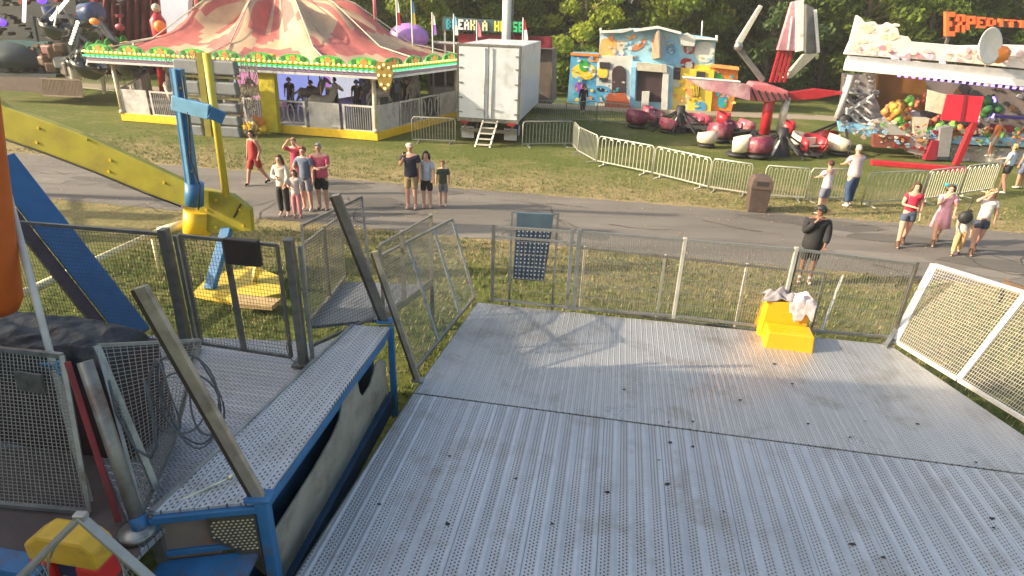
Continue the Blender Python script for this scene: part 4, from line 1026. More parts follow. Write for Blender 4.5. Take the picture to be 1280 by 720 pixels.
for r_, nn in ((6.6, 13), (5.1, 9)):
    for j in range(nn):
        a = j * 2 * math.pi / nn + r_; c_ = (cc.x + r_ * math.cos(a) * (.98), cc.y + r_ * math.sin(a) * .82, 1.35 + .22 * math.sin(j * 2.3))
        k = MB(); horse(k, c_, a + math.pi / 2, 1.15); hs = k.build('horse', cols[(h_ * 7 + j) % 4], car)
        k = MB(); k.tube((c_[0], c_[1], .36), (c_[0], c_[1], 2.6), .03, 6); k.build('brass_pole', mat('brass_pole', (.6, .42, .14), .3, .8, .1, 8), hs)
        h_ += 1
k = MB()
for i in range(10):
    a = i * .63; k.box((cc.x + 5.9 * math.cos(a), cc.y + 5 * math.sin(a), 1.0), (.5, .12, .5), a)
k.build('bench', M_white, car)
# yellow slab pillar of the carousel and the small orange ornament at its foot
f = plane(FP[0].x, FP[0].y - .45, ANG - R(3.3))
k = MB(); slab(k, f, [(318, 66), (341, 68), (344, 120), (348, 166), (330, 165), (325, 120)], .25)
k.build('yellow_pillar', mat('olive_yellow', (.55, .46, .03), .45, 0, .15, 3), car, .01)
k = MB(); q = f(319, 158, -.3); k.ball(q, .28, 8, (.8, .5, 1)); k.mi = 1; k.ball(q + Vector((.25, 0, .2)), .2, 8); k.ball(q + Vector((.1, -.1, .35)), .16, 8)
k.mi = 0; k.ball(q + Vector((.35, 0, -.12)), .2, 8)
k.build('orange_ornament', [M_gold, M_orangep], car)

# rack of grey pads
rk = plane(-16, 27.2)
g0 = rk(255, 172); rack = thing('padded_rack', 'two columns of grey pads on an olive pole beside the carousel', 'rack', (g0.x, g0.y, 0))
for j, y_ in enumerate((82, 108, 132, 148, 162)):
    for s_, x_ in ((0, 232 + j * 1.5), (1, 278 + j * 1.5)):
        k = MB(); w_, h_ = 17, (9, 8, 5.5, 6, 7)[j]; slab(k, rk, [(x_ - w_, y_ - h_ + s_ * 2), (x_ + w_ * .8, y_ - h_ + 2 + s_ * 2), (x_ + w_, y_ + h_ + 2 + s_ * 2), (x_ - w_ * .85, y_ + h_ + s_ * 2)], .35, .1); k.build('pad', mat('grey_pad', (.15, .165, .18), .6, 0, .12, 4), rack, .06)
k = MB(); k.bar(vz(rk(262, 170, .05), 0), rk(250, 66, .05), .26, .2); k.build('pole', mat('olive_pole', (.30, .26, .04), .5, 0, .15, 4), rack)
k = MB()
for y_ in (94, 120, 141, 155): k.bar(rk(222, y_, .3), rk(300, y_ + 4, .3), .1)
k.build('shelf_rails', mat('olive_rail', (.26, .24, .10), .5, 0, .15, 4), rack)
k = MB(); a = [rk(206, 66, .6), rk(300, 64, .6), rk(318, 78, .6), rk(322, 162, .6), rk(304, 170, .6), rk(300, 90, .6), rk(206, 76, .6)]
for i in range(90):
    p = rk(rnd.uniform(206, 320), 64 + abs(rnd.gauss(0, 5)), rnd.uniform(.2, .7)); q = p + Vector((rnd.uniform(-.25, .25), 0, rnd.uniform(-.3, .12))); k.bar(p, q, .018)
for i in range(260):
    x_ = rnd.uniform(299, 322); y_ = rnd.uniform(74, 172); p = rk(x_, y_, rnd.uniform(.2, .7)); q = p + Vector((rnd.uniform(-.12, .12), rnd.uniform(-.1, .1), rnd.uniform(-.35, .35))); k.bar(p, q, .016)
o = k.build('netting', mat('brown_net', (.26, .22, .18), .8, 0, .2, 6), rack); o['kind'] = 'stuff'

# ---------------------------------------------------------------- lorry trailer
tp = plane(-2.6, 27.4); TL = tp(572, 178); 
lor = thing('lorry_trailer', 'white box trailer seen from its doors with a small ladder', 'trailer', (-1.2, 31, 0), ANG)
uu, vv = tp.u, tp.n
x0 = tp(572, 150); x1 = tp(648, 158); zt_ = HT(x0, 55); wT = (Vector((x1.x, x1.y, 0)) - Vector((x0.x, x0.y, 0))).length; zb_ = HT(x0, 148); Lg = 6.5
o0 = Vector((x0.x, x0.y, 0))
def LP(a, b, z): return o0 + uu * a + vv * b + Vector((0, 0, z))
M_tr = mat('trailer_white', (.60, .64, .68), .35, .1, .08, 1.5, dirt=(.38, .37, .34), dirt_amt=.25)
k = MB(); k.prism([LP(0, .06, zb_), LP(wT, .06, zb_), LP(wT, Lg, zb_), LP(0, Lg, zb_)], (0, 0, zt_ - zb_)); k.build('box', M_tr, lor, .02)
for s_ in (0, 1):
    a0, a1 = (.07, wT / 2 - .03) if s_ == 0 else (wT / 2 + .03, wT - .07)
    k = MB(); k.prism([LP(a0, 0, zb_ + .06), LP(a1, 0, zb_ + .06), LP(a1, 0, zt_ - .07), LP(a0, 0, zt_ - .07)], vv * .055); dr = k.build('rear_door', M_tr, lor, .01)
    k = MB(); xx = wT / 2 + (-.16 if s_ == 0 else .16); k.tube(LP(xx, -.03, zb_ + .1), LP(xx, -.03, zt_ - .1), .02, 6)
    k.bar(LP(xx, -.06, zb_ + .45), LP(xx + (-.35 if s_ == 0 else .35), -.05, zb_ + .43), .03); k.build('lock_rod', M_steel, dr)
    for z in (.3, .9, 1.5, 2.1, 2.6):
        k = MB(); k.box(LP(a0 + .06 if s_ == 0 else a1 - .06, -.02, zb_ + z), (.16, .03, .05), ANG); k.build('hinge', M_dsteel, dr)
k = MB(); k.bar(LP(0, 0, zb_ - .02), LP(wT, 0, zb_ - .02), .1, .14); k.bar(LP(0, .02, zt_), LP(wT, .02, zt_), .08, .08); k.bar(LP(0, .02, zb_), LP(0, .02, zt_), .06); k.bar(LP(wT, .02, zb_), LP(wT, .02, zt_), .06)
k.bar(LP(.1, 0.15, .55), LP(wT - .1, .15, .55), .1, .14)
for a_ in (.3, wT - .3): k.bar(LP(a_, .15, .5), LP(a_, .15, zb_), .08); k.bar(LP(a_, 1.2, zb_ - .15), LP(a_, Lg - .5, zb_ - .15), .12, .2)
k.build('chassis', M_dsteel, lor)
for a_ in (.38, wT - .38):
    k = MB(); k.box(LP(a_, .3, .42), (.56, .03, .5), ANG); k.build('mudflap', M_lgrey, lor, .01)
    for b_ in (1.0, 2.2):
        k = MB(); c_ = LP(a_, b_, .5); k.tube(c_ - uu * .26, c_ + uu * .26, .48, 20); w_ = k.build('wheel', mat('tyre', (.02, .02, .02), .8, 0, .1, 8), lor)
        k = MB(); k.tube(c_ - uu * .27, c_ + uu * .27, .24, 14); k.build('rim', M_lgrey, w_)
for a_ in (.32, wT - .32):
    k = MB(); k.box(LP(a_, -.06, zb_ - .12), (.34, .05, .12), ANG); k.build('tail_lamp', mat('tail_red', (.25, .02, .02), .3, 0, 0), lor)
ld = thing('ladder', 'short silver ladder leaning below the trailer doors', 'ladder', tuple(LP(wT / 2, -.5, 0)), ANG)
k = MB()
lt0, lt1, lb0, lb1 = LP(wT / 2 - .18, -.1, zb_), LP(wT / 2 + .45, -.1, zb_), LP(wT / 2 - .38, -.75, 0), LP(wT / 2 + .25, -.75, 0)
k.bar(lt0, lb0, .06); k.bar(lt1, lb1, .06); k.build('rails', M_lpost, ld)
for i in range(5):
    q = (i + .3) / 4.8; k = MB(); k.bar(lt0.lerp(lb0, q), lt1.lerp(lb1, q), .16, .04); k.build('rung', M_lpost, ld)

# ---------------------------------------------------------------- games booth with its sign behind the trailer
gs = plane(-4.2, 36.5)
def letters(k, f, word, x0, x1, ytop, ybot, slope, cols, th=.06, back=-.1, gap=.18, vary=None):
    G = {'B': ['110', '101', '110', '101', '110'], 'R': ['110', '101', '110', '101', '101'], 'E': ['111', '100', '110', '100', '111'], 'A': ['010', '101', '111', '101', '101'], 'K': ['101', '101', '110', '101', '101'],
         "'": ['010', '010', '000', '000', '000'], ' ': ['000'] * 5, 'H': ['101', '101', '111', '101', '101'], 'O': ['111', '101', '101', '101', '111'], 'U': ['101', '101', '101', '101', '111'], 'S': ['111', '100', '111', '001', '111'],
         'X': ['101', '101', '010', '101', '101'], 'P': ['111', '101', '111', '100', '100'], 'D': ['110', '101', '101', '101', '110'], 'I': ['010', '010', '010', '010', '010'], 'T': ['111', '010', '010', '010', '010'], 'N': ['101', '111', '111', '111', '101']}
    n = len(word); w = (x1 - x0) / n
    for i, ch in enumerate(word):
        k.mi = cols[i % len(cols)]
        a = x0 + i * w; t_, b_ = (ytop, ybot) if not vary else vary(i / max(1, n - 1), ytop, ybot)
        for r in range(5):
            c = 0
            while c < 3:
                if G[ch][r][c] == '1':
                    e = c
                    while e + 1 < 3 and G[ch][r][e + 1] == '1': e += 1
                    xa, xb = a + w * (gap / 2 + c * (1 - gap) / 3), a + w * (gap / 2 + (e + 1) * (1 - gap) / 3)
                    ya, yb = t_ + (b_ - t_) * r / 5, t_ + (b_ - t_) * (r + 1) / 5
                    slab(k, f, [(xa, ya + slope * (xa - x0)), (xb, ya + slope * (xb - x0)), (xb, yb + .15 + slope * (xb - x0)), (xa, yb + .15 + slope * (xa - x0))], th, back)
                    c = e
                c += 1
bt = gs(600, 60); booth = thing('games_booth', 'break a house games booth behind the trailer under a lettered sign', 'booth', (bt.x, bt.y, 0))
k = MB(); slab(k, gs, [(553, 21), (657, 27), (657, 42), (553, 38)], .12); k.build('sign_board', mat('dark_sign_board', (.05, .09, .10), .5, 0, .2, 4), booth)
k = MB(); letters(k, gs, "BREAK A HOUSE", 557, 655, 23.5, 36, .045, [0, 1, 2, 2, 3, 3, 3, 3, 4, 4, 5, 5, 5]); k.build('sign_lettering', [M_teal, M_sky, M_white, mat('cream_letter', (.75, .72, .40), .5, 0, .05, 5), mat('yellow_letter', (.72, .70, .05), .5, 0, .05, 5), mat('green_letter', (.05, .60, .22), .5, 0, .05, 5)], booth)
k = MB(); slab(k, gs, [(572, 42), (690, 46), (690, 60), (572, 58)], .3, .3); k.build('awning', M_dred, booth)
k = MB(); slab(k, gs, [(538, 55), (690, 62), (690, 130), (538, 122)], 2.5, .8); k.build('booth_wall', mat('booth_brown', (.12, .09, .07), .6, 0, .3, 1.2), booth)
k = MB(); k.bar(gs(540, 52), gs(574, 54), .1); k.bar(gs(556, 38, .1), vz(gs(556, 38, .1), 0), .1); k.bar(gs(655, 42, .1), vz(gs(655, 42, .1), 0), .1); k.bar(gs(541, 50), vz(gs(541, 50), 0), .09); k.build('frame', M_lgrey, booth)
k = MB(); slab(k, gs, [(538, 108), (575, 110), (575, 124), (538, 122)], .9, -.1); k.build('counter', M_lgrey, booth)
k = MB(); k.tube(vz(gs(633, 56, -.7), 0), gs(635, -40, -.7), .24, 16); k.mi = 1; k.tube(gs(640, 56, -.6), gs(642, -40, -.6), .05, 8)
tag(k.build('chimney_pole', [M_lpost, M_dsteel]), 'tall thick pale pole rising behind the trailer in front of the sign', 'pole')
pk = thing('purple_balloon', 'round purple and lilac inflatable behind the carousel roof', 'inflatable', tuple(gs(512, 60)))
k = MB(); k.ball(gs(511, 47, .5), .95, 16, (1.2, .8, .8)); k.build('ball', mat('lilac_vinyl', (.45, .22, .60), .35, 0, .15, 2), pk)
# feather flags
fl = plane(-4.4, 34.6)
fcol = [('white and red', M_white, M_red), ('blue and yellow', M_blue, M_yellow), ('white and violet', M_white, M_purple), ('blue and white', M_sky, M_white), ('pink', M_pink, M_pink), ('red and white', M_red, M_white)]
for (x_, y0_, y1_, lab, ci) in ((496, -4, 32, 'first feather flag from the left above the carousel roof, white and red', 0), (515, -2, 31, 'second feather flag above the carousel roof, with a violet tip', 1), (541, 15, 44, 'small violet tipped feather flag between carousel roof and booth sign', 2), (568, 17, 44, 'blue feather flag at the left end of the booth sign', 3), (597, 25, 46, 'pink feather flag under the middle of the booth sign', 4), (655, 22, 50, 'red feather flag at the right end of the booth sign above the trailer', 5)):
    r_ = thing('feather_flag', lab, 'flag', tuple(vz(fl(x_, y1_), 0)), 0, 'feather flags over the carousel and booth')
    k = MB(); k.tube(vz(fl(x_, y1_), 0), fl(x_ - 1, y0_), .03, 6); k.build('mast', M_lpost, r_)
    k = MB(); h = y1_ - y0_; slab(k, fl, [(x_ - 1, y0_), (x_ + 2, y0_ + h * .2), (x_ + 3.5, y0_ + h * .55), (x_, y0_ + h * .55)], .02); k.mi = 1
    slab(k, fl, [(x_, y0_ + h * .55), (x_ + 3.5, y0_ + h * .55), (x_ + 5, y0_ + h), (x_, y0_ + h)], .02); k.build('pennant', [fcol[ci][1], fcol[ci][2]], r_)

# ---------------------------------------------------------------- painted funhouse
fh = plane(3.2, 41.4, R(-7.5))
b_ = fh(800, 130); F = thing('funhouse', 'two storey funhouse with bright painted front and dark doorway', 'funhouse', (b_.x, b_.y, 0))
M_wallb = mat('funhouse_pale_blue', (.30, .56, .68), .55, 0, .18, 1.2, dirt=(.58, .60, .56), dirt_amt=.4)
M_fwhite = mat('funhouse_white', (.62, .62, .56), .55, 0, .15, 1.2, dirt=(.45, .30, .24), dirt_amt=.2)
M_forange = mat('funhouse_orange', (.80, .36, .10), .55, 0, .2, 1.3, dirt=(.75, .50, .30), dirt_amt=.3)
M_fyel = mat('funhouse_yellow', (.80, .58, .05), .55, 0, .15, 1.3, dirt=(.85, .72, .35), dirt_amt=.25)
M_fblue = mat('funhouse_blue', (.08, .33, .55), .55, 0, .25, 1.2, dirt=(.30, .55, .65), dirt_amt=.35)
def chaikin(pts, n=2):
    for _ in range(n):
        q = []
        for i in range(len(pts)):
            a, b = pts[i], pts[(i + 1) % len(pts)]
            q += [(a[0] * .75 + b[0] * .25, a[1] * .75 + b[1] * .25), (a[0] * .25 + b[0] * .75, a[1] * .25 + b[1] * .75)]
        pts = q
    return pts
def splashes(f, par, area, n, mats_, r0, r1, back, seed, name='painted_mural', th=.02):
    q = random.Random(seed); k = MB()
    for i in range(n):
        x, y = q.uniform(area[0], area[2]), q.uniform(area[1], area[3]); r = q.uniform(r0, r1); a0 = q.uniform(0, 6.28); k.mi = q.randrange(len(mats_)); el = q.uniform(.35, 1)
        pts = [(x + r * math.cos(t + a0) * q.uniform(.5, 1.1), y + r * el * math.sin(t + a0) * q.uniform(.5, 1.1)) for t in [j * math.pi / 3.5 for j in range(7)]]
        slab(k, f, chaikin(pts, 1), th, back - i * .0012)
    return k.build(name, mats_, par)
def fp_(name, pts, m, th=.5, back=0.0, par=None):
    if name == 'painted_board': pts = chaikin(pts)
    k = MB(); slab(k, fh, pts, th, back); return k.build(name, m, par or F)
lw = fp_('left_wing', [(714, 67), (747, 68), (748, 80), (746, 134), (709, 128)], M_fblue, 2.5)
fp_('wall', [(747, 70), (791, 70), (790, 137), (744, 133)], M_fwhite, 2.5, -.03)
up = fp_('upper_storey', [(750, 40), (790, 36), (826, 36), (858, 43), (895, 48), (892, 89), (858, 88), (812, 84), (748, 88)], M_wallb, 2.2, .25)
fp_('wall', [(790, 76), (842, 82), (840, 141), (788, 137)], M_wallb, 2.5, -.06)
fp_('wall', [(838, 84), (893, 88), (888, 142), (836, 140)], M_fyel, 2.5, .02)
rw = fp_('right_wing', [(888, 82), (923, 85), (921, 112), (914, 139), (884, 138)], M_orangep, 2.2, .2)
# roof edge pieces
fp_('cornice', [(750, 38), (776, 38), (788, 35), (791, 37), (778, 41), (750, 41.5)], M_fwhite, .6, -.1)
fp_('cornice', [(792, 37), (823, 32.5), (852, 40), (851, 43), (823, 35.5), (793, 40)], M_white, .8, -.4)
fp_('gable', [(850, 46), (860, 41), (870, 47), (868, 58), (852, 57)], M_fwhite, .4, -.1)
fp_('cornice', [(868, 47), (897, 48.5), (897, 50.5), (868, 49)], M_white, .6, -.1)
fp_('cornice', [(713, 66), (748, 67.5), (748, 71), (713, 69)], M_orangep, .4, -.1)
fp_('cornice', [(888, 80), (924, 84), (924, 88), (888, 84)], M_forange, .5, -.1)
# painted fields (coloured boards fixed to the front)
fp_('painted_board', [(750, 50), (757, 47), (770, 48), (772, 60), (768, 68), (766, 86), (748, 87)], M_forange, .03, .215)
fp_('painted_board', [(716, 80), (745, 80), (744, 100), (714, 99)], M_fyel, .03, -.035)
fp_('painted_board', [(724, 76), (732, 74), (737, 82), (733, 90), (724, 88)], M_green, .03, -.075)
fp_('painted_board', [(718, 104), (728, 102), (734, 110), (728, 118), (719, 115)], M_purple, .03, -.04)
fp_('painted_board', [(735, 70), (748, 70), (748, 78), (735, 77)], M_forange, .03, -.04)
fp_('painted_board', [(748, 82), (759, 82), (760, 98), (747, 97)], M_fyel, .03, -.07)
fp_('painted_board', [(742, 106), (762, 108), (763, 118), (755, 128), (738, 127)], M_fblue, .03, -.075)
fp_('painted_board', [(745, 110), (752, 109), (758, 113), (748, 115)], M_black, .03, -.11)
fp_('painted_board', [(790, 60), (797, 52), (806, 48), (808, 51), (803, 60), (791, 65)], mat('funhouse_rust', (.50, .18, .08), .6, 0, .2, 2), .03, .215)
fp_('painted_board', [(829, 50), (848, 50), (850, 84), (830, 80)], M_sky, .03, .215)
fp_('painted_board', [(834, 56), (843, 54), (846, 66), (838, 70), (833, 64)], mat('funhouse_deepblue', (.10, .28, .42), .5, 0, .2, 2), .03, .18)
fp_('painted_board', [(855, 53), (869, 54), (868, 68), (854, 67)], mat('funhouse_red', (.45, .07, .06), .6, 0, .2, 2), .03, .215)
fp_('painted_board', [(858, 57), (866, 57), (865, 65), (858, 64)], M_lgrey, .03, .18)
fp_('painted_board', [(851, 72), (868, 74), (868, 88), (850, 86)], M_red, .03, .215)
fp_('painted_board', [(856, 78), (864, 77), (867, 85), (857, 86)], M_white, .03, .18)
fp_('painted_board', [(869, 52), (894, 52), (892, 79), (868, 77)], M_fwhite, .03, .21)
fp_('painted_board', [(868, 80), (892, 82), (891, 90), (868, 88)], M_fyel, .03, .205)
fp_('painted_board', [(838, 92), (852, 94), (852, 110), (837, 108)], M_cream, .03, -.02)
fp_('painted_board', [(838, 110), (852, 112), (850, 130), (837, 128)], M_fyel, .03, -.02)
fp_('painted_board', [(858, 94), (876, 96), (874, 122), (856, 120)], M_forange, .03, -.02)
fp_('painted_board', [(868, 128), (880, 126), (884, 134), (880, 140), (868, 139)], M_fblue, .03, -.02)
fp_('painted_board', [(890, 90), (898, 88), (904, 96), (902, 104), (890, 102)], M_green, .03, .16)
fp_('painted_board', [(898, 118), (910, 120), (908, 136), (896, 134)], M_teal, .03, .16)
fp_('painted_board', [(770, 50), (776, 50), (782, 50), (780, 64), (771, 64)], M_cream, .03, .215)
fp_('painted_board', [(771, 67), (783, 68), (782, 82), (770, 82)], M_purple, .03, .215)
splashes(fh, F, (716, 72, 744, 126), 34, [M_fblue, M_sky, M_fyel, M_teal, M_fwhite, M_orangep], 1.2, 4, -.10, 1)
splashes(fh, F, (749, 100, 786, 130), 26, [M_sky, M_fwhite, M_fblue, M_teal, M_cream], 1.2, 3.6, -.105, 2)
splashes(fh, F, (753, 44, 812, 74), 24, [M_sky, M_fwhite, M_forange, M_cream, M_wallb], 1.2, 4.5, .195, 3)
splashes(fh, F, (828, 52, 890, 84), 26, [M_sky, M_fwhite, M_lgrey, M_wallb, M_fyel], 1.2, 3.6, .165, 4)
splashes(fh, F, (840, 96, 882, 134), 18, [M_fyel, M_cream, M_forange, M_gold], 1.2, 4, -.055, 5)
splashes(fh, F, (890, 90, 918, 132), 22, [M_green, M_teal, M_sky, M_pink, M_fyel], 1.2, 3.6, .14, 6)
# openings: flat dark boards stand in for the shaded inside
def opening(pts, par=F, fr=M_fwhite):
    w = fp_('window', pts, M_dark, .02, -.10, par)
def arch(x0, x1, y0, y1): 
    c = (x0 + x1) / 2; r = (x1 - x0) / 2
    return [(x0, y1)] + [(c - r * math.cos(math.pi * i / 8), y0 + r * 1.1 - r * 1.1 * math.sin(math.pi * i / 8)) for i in range(9)] + [(x1, y1)]
M_ddoor = mat('dark_doorway', (.045, .025, .03), .8, 0, .3, 2)
k = MB(); slab(k, fh, arch(765, 783, 82, 117), .03, -.12); k.build('doorway', M_ddoor, F)
k = MB(); slab(k, fh, [(797, 88), (829, 89), (827, 128), (795, 126)], .03, -.14); k.build('doorway', M_ddoor, F)
fp_('window', [(749.5, 77.5), (763, 78), (763, 86), (749.5, 85.5)], M_dark, .03, -.10)
fp_('window', [(749, 97), (760, 98), (760, 102), (749, 101)], M_dark, .03, -.10)
fp_('window', [(841, 84), (851, 85), (850, 100), (840, 99)], M_ddoor, .03, -.05)
fp_('window', [(871, 89), (882, 90), (881, 98), (870, 97)], M_dark, .03, -.05)
w = fp_('window', [(866, 104), (875, 105), (874, 121), (865, 120)], M_dark, .03, -.05)
k = MB()
for i in range(4): k.bar(fh(867.3 + i * 2, 104.5, -.1), fh(866.3 + i * 2, 120, -.1), .05)
k.build('window_bars', M_fyel, w)
# canopied sign above the door, pillars, folding fin
fp_('door_sign', [(796, 78), (833, 81), (834, 91), (796, 88)], M_cream, .3, -.4)
fp_('door_pillar', [(789, 84), (795, 84), (793, 137), (787, 136)], M_sky, .3, -.35)
fp_('door_pillar', [(829, 90), (836, 91), (834, 140), (826, 139)], M_fwhite, .3, -.35)
fp_('white_box', [(803, 115), (812, 115), (810, 137), (802, 136)], M_fwhite, .5, -.6)
fp_('stair_ramp', [(760, 117), (782, 117), (791, 139), (755, 134)], mat('rust_red', (.42, .10, .04), .55, 0, .2, 2, dirt=(.75, .50, .40), dirt_amt=.25), .2, -.6)
k = MB(); k.prism([fh(815, 50, .25), fh(822, 38, -.6), fh(824, 72, -.6), fh(815, 74, .25)], fh.u * .06); k.build('folding_fin', mat('fin_brown', (.35, .20, .12), .6, 0, .3, 2), F)
k = MB(); k.prism([fh(823, 38, -.6), fh(831, 46, .2), fh(829, 74, .2), fh(824, 72, -.6)], fh.u * .05); k.build('folding_fin', M_lgrey, F)
k = MB(); k.tube(fh(751, 44), fh(751, 35), .06, 6); k.tube(fh(896, 52), fh(896, 44), .07, 6); k.tube(fh(877, 48, .5), fh(878, 26, .5), .04, 6); k.build('roof_finials', M_white, F)

# ---------------------------------------------------------------- folding red arms ride
rc = W(966, 188); S_ = thing('red_arm_ride', 'spinning ride with raised folding arms, red column and low cars', 'ride', (rc.x, rc.y, 0))
ra = plane(rc.x, rc.y, R(-4))
M_rpink = mat('ride_pink_panel', (.50, .24, .28), .45, 0, .25, 2, dirt=(.72, .64, .60), dirt_amt=.35)
M_rgrey = mat('ride_grey_steel', (.17, .17, .165), .45, .3, .2, 3)
k = MB(); k.tube(ra(955, 168), ra(965, 108), .22, 14); k.build('column', M_red, S_)
k = MB(); k.tube(ra(974, 164, .2), ra(984, 122, .2), .16, 12); k.build('ram', M_lpost, S_)
k = MB(); k.prism([ra(x, y, -.3) for x, y in ((942, 104), (962, 106), (986, 114), (985, 124), (960, 128), (940, 126), (936, 112))], VV_ * 1.3); k.build('hub', mat('hub_pink', (.60, .16, .18), .45, 0, .25, 3), S_, .05)
k = MB()
for i in range(6): k.bar(ra(940 + i * 8, 112 + i, -.35), ra(946 + i * 8, 126, -.35), .06)
k.build('hub_bolts', M_dark, S_)
def arm(name, pts, m, th=.35, back=0.0):
    k = MB(); slab(k, ra, pts, th, back); return k.build(name, m, S_, .02)
arm('arm', [(855, 96.5), (925, 103), (938, 107), (938, 126), (880, 112)], M_rpink, .25, -.5)
arm('arm_edge', [(854, 95.5), (926, 101.5), (926, 103.5), (855, 98)], M_white, .3, -.52)
arm('arm', [(984, 116), (1020, 111), (1062, 116), (1020, 124), (985, 126)], M_red, .35, .2)
k = MB(); k.tube(ra(1058, 116, .4), ra(1084, 119, .4), .06, 8); k.build('arm_spindle', M_steel, S_)
# upright folded arms
arm('lower_arm', [(921, 62), (925, 57), (957, 98), (953, 104)], M_rgrey, .3, .4)
arm('arm', [(950, 6), (954, 8), (928, 54), (925, 62), (921, 60), (921, 52)], M_lpost, .22, .3)
k = MB(); k.ball(ra(923, 58, .4), .2, 10); k.build('elbow', M_steel, S_)
for i in range(4):
    k = MB(); k.bar(ra(974 + i * 5, 64, .2), ra(963 + i * 5.5, 103, .1), .1); k.build('strut', M_red, S_)
k = MB()
for j in range(4): k.bar(ra(972 - j * 3, 70 + j * 9, .25), ra(993 - j * 3, 72 + j * 9, .25), .06)
k.build('strut_braces', M_dred, S_)
arm('arm', [(990, 3), (1000, 0), (1000, 64), (972, 63), (976, 50)], M_rpink, .25, 0)
k = MB(); k.bar(ra(999.5, 0, -.05), ra(999, 64, -.05), .12, .3); k.bar(ra(990, 20, -.05), ra(985, 62, -.05), .05); k.build('arm_edge', M_white, S_)
arm('arm', [(1008, 5), (1018, 10), (1024, 68), (1008, 66)], M_rgrey, .3, .5)
arm('lower_arm', [(1006, 68), (1023, 67), (990, 97), (979, 100)], M_cream, .35, .4)
k = MB(); k.bar(ra(1019, 12, .4), ra(1023, 66, .4), .04, .12); k.build('arm_edge', M_white, S_)
# outriggers / stand of black legs
def stand(x, y, yb, wpx, name='stand'):
    k = MB(); c_ = W(x, yb); top = vz(c_, HT(c_, y)); k.lathe((c_.x, c_.y, 0), [(.5, 0), (.34, .4), (.25, top.z * .6), (.22, top.z), (0, top.z)], 10)
    for i in range(9):
        a = i * 2 * math.pi / 9 + .2; k.bar(top - Vector((0, 0, .15)), (c_.x + 1.7 * math.cos(a), c_.y + 1.2 * math.sin(a), .08), .07)
    k.mi = 1
    for i in range(3): a = i * 2.1 + 4; k.bar(top - Vector((0, 0, .3)), (c_.x + .8 * math.cos(a), c_.y + .8 * math.sin(a), .08), .08)
    return k.build(name, [M_black, M_lpost], S_)
stand(847, 132, 165, 0); stand(973, 160, 194, 0)
k = MB()
p_ = W(1046, 188); t_ = vz(p_, HT(p_, 150)); k.ball(t_, .35, 8)
for q in (W(985, 186), W(1110, 188), W(1060, 200), W(1030, 172)): k.bar(t_, q + Vector((0, 0, .3)), .08)
k.tube(t_, t_ + Vector((.35, .1, 1.0)), .12, 8); k.build('outrigger', M_black, S_)
# ride cars
M_maroon = mat('maroon_shell', (.17, .02, .05), .4, 0, .3, 3, dirt=(.45, .25, .25), dirt_amt=.35)
M_rose = mat('rose_shell', (.50, .07, .11), .4, 0, .3, 3, dirt=(.65, .45, .42), dirt_amt=.35)
M_cshell = mat('cream_shell', (.74, .62, .46), .35, 0, .12, 4, coat=.3)
def ride_car(px, py, rz, ms, s=1.0, label=None):
    s *= .64
    c_ = W(px, py); z0 = .35
    k = MB(True); n = 14; V = []
    for i in range(n + 1):
        a = math.pi * (-.15 + 1.3 * i / n); row = []
        for j, (r_, z_) in enumerate(((.55, 0), (.78, .15), (.86, .5), (.80, .95 + .25 * math.sin(max(0, a))), (.72, .93 + .25 * math.sin(max(0, a))), (.70, .5), (.5, .22))):
            row.append(k.b.verts.new((r_ * math.cos(a) * 1.1, r_ * math.sin(a), z0 + z_)))
        V.append(row)
    k.sm = True
    for i in range(n):
        for j in range(6): k._f([V[i][j], V[i + 1][j], V[i + 1][j + 1], V[i][j + 1]])
    o = k.build('car_shell', ms, S_); 
    T = _m(S_).inverted() @ Matrix.Translation(c_) @ Matrix.Rotation(rz, 4, 'Z') @ Matrix.Scale(s, 4); o.data.transform(T)
    sd2 = o.modifiers.new('t', 'SOLIDIFY'); sd2.thickness = .04
    k = MB(True); k.box((0, .25, z0 + .38), (1.1, .5, .14)); k.box((0, .52, z0 + .68), (1.1, .12, .5)); q = k.build('seat', M_cshell if ms is not M_cshell else M_rose, o, .04); q.data.transform(T); 
    k = MB(True); k.lathe((0, 0, 0), [(.6, .05), (.8, .2), (.6, .34), (0, .34)], 16); k.tube((-.55, -.5, z0 + .62), (.55, -.5, z0 + .62), .035, 6); q = k.build('undercarriage', M_black, o); q.data.transform(T)
for a_ in ((795, 160, 2.6, M_maroon, 1), (820, 158, 1, M_maroon, .9), (866, 165, .4, M_rose, .9), (880, 160, 1.9, M_rose, .8), (898, 178, 2.7, M_maroon, 1), (905, 160, 1.2, M_red, .9), (920, 196, 4.4, M_cshell, .95), (945, 198, 3.2, M_maroon, 1), (985, 172, 1.2, M_red, .9), (1014, 196, .3, M_red, .95), (1000, 190, .9, M_cshell, .9), (834, 166, 2.2, M_rose, .8), (915, 174, .8, M_maroon, .9), (882, 184, 3.6, M_cshell, .8), (1030, 184, 2.9, M_red, .85), (932, 168, 2, M_rose, .8), (812, 150, 1.4, M_rose, .8), (1046, 194, 1.6, M_cshell, .95)):
    ride_car(*a_)
k = MB()
hub = W(940, 178)
for px, py in ((795, 160), (866, 165), (898, 178), (920, 196), (945, 198), (985, 172), (1014, 196), (1046, 194)): k.bar(hub + Vector((0, 0, .5)), W(px, py) + Vector((0, 0, .3)), .14)
k.build('sweep_arms', M_black, S_)

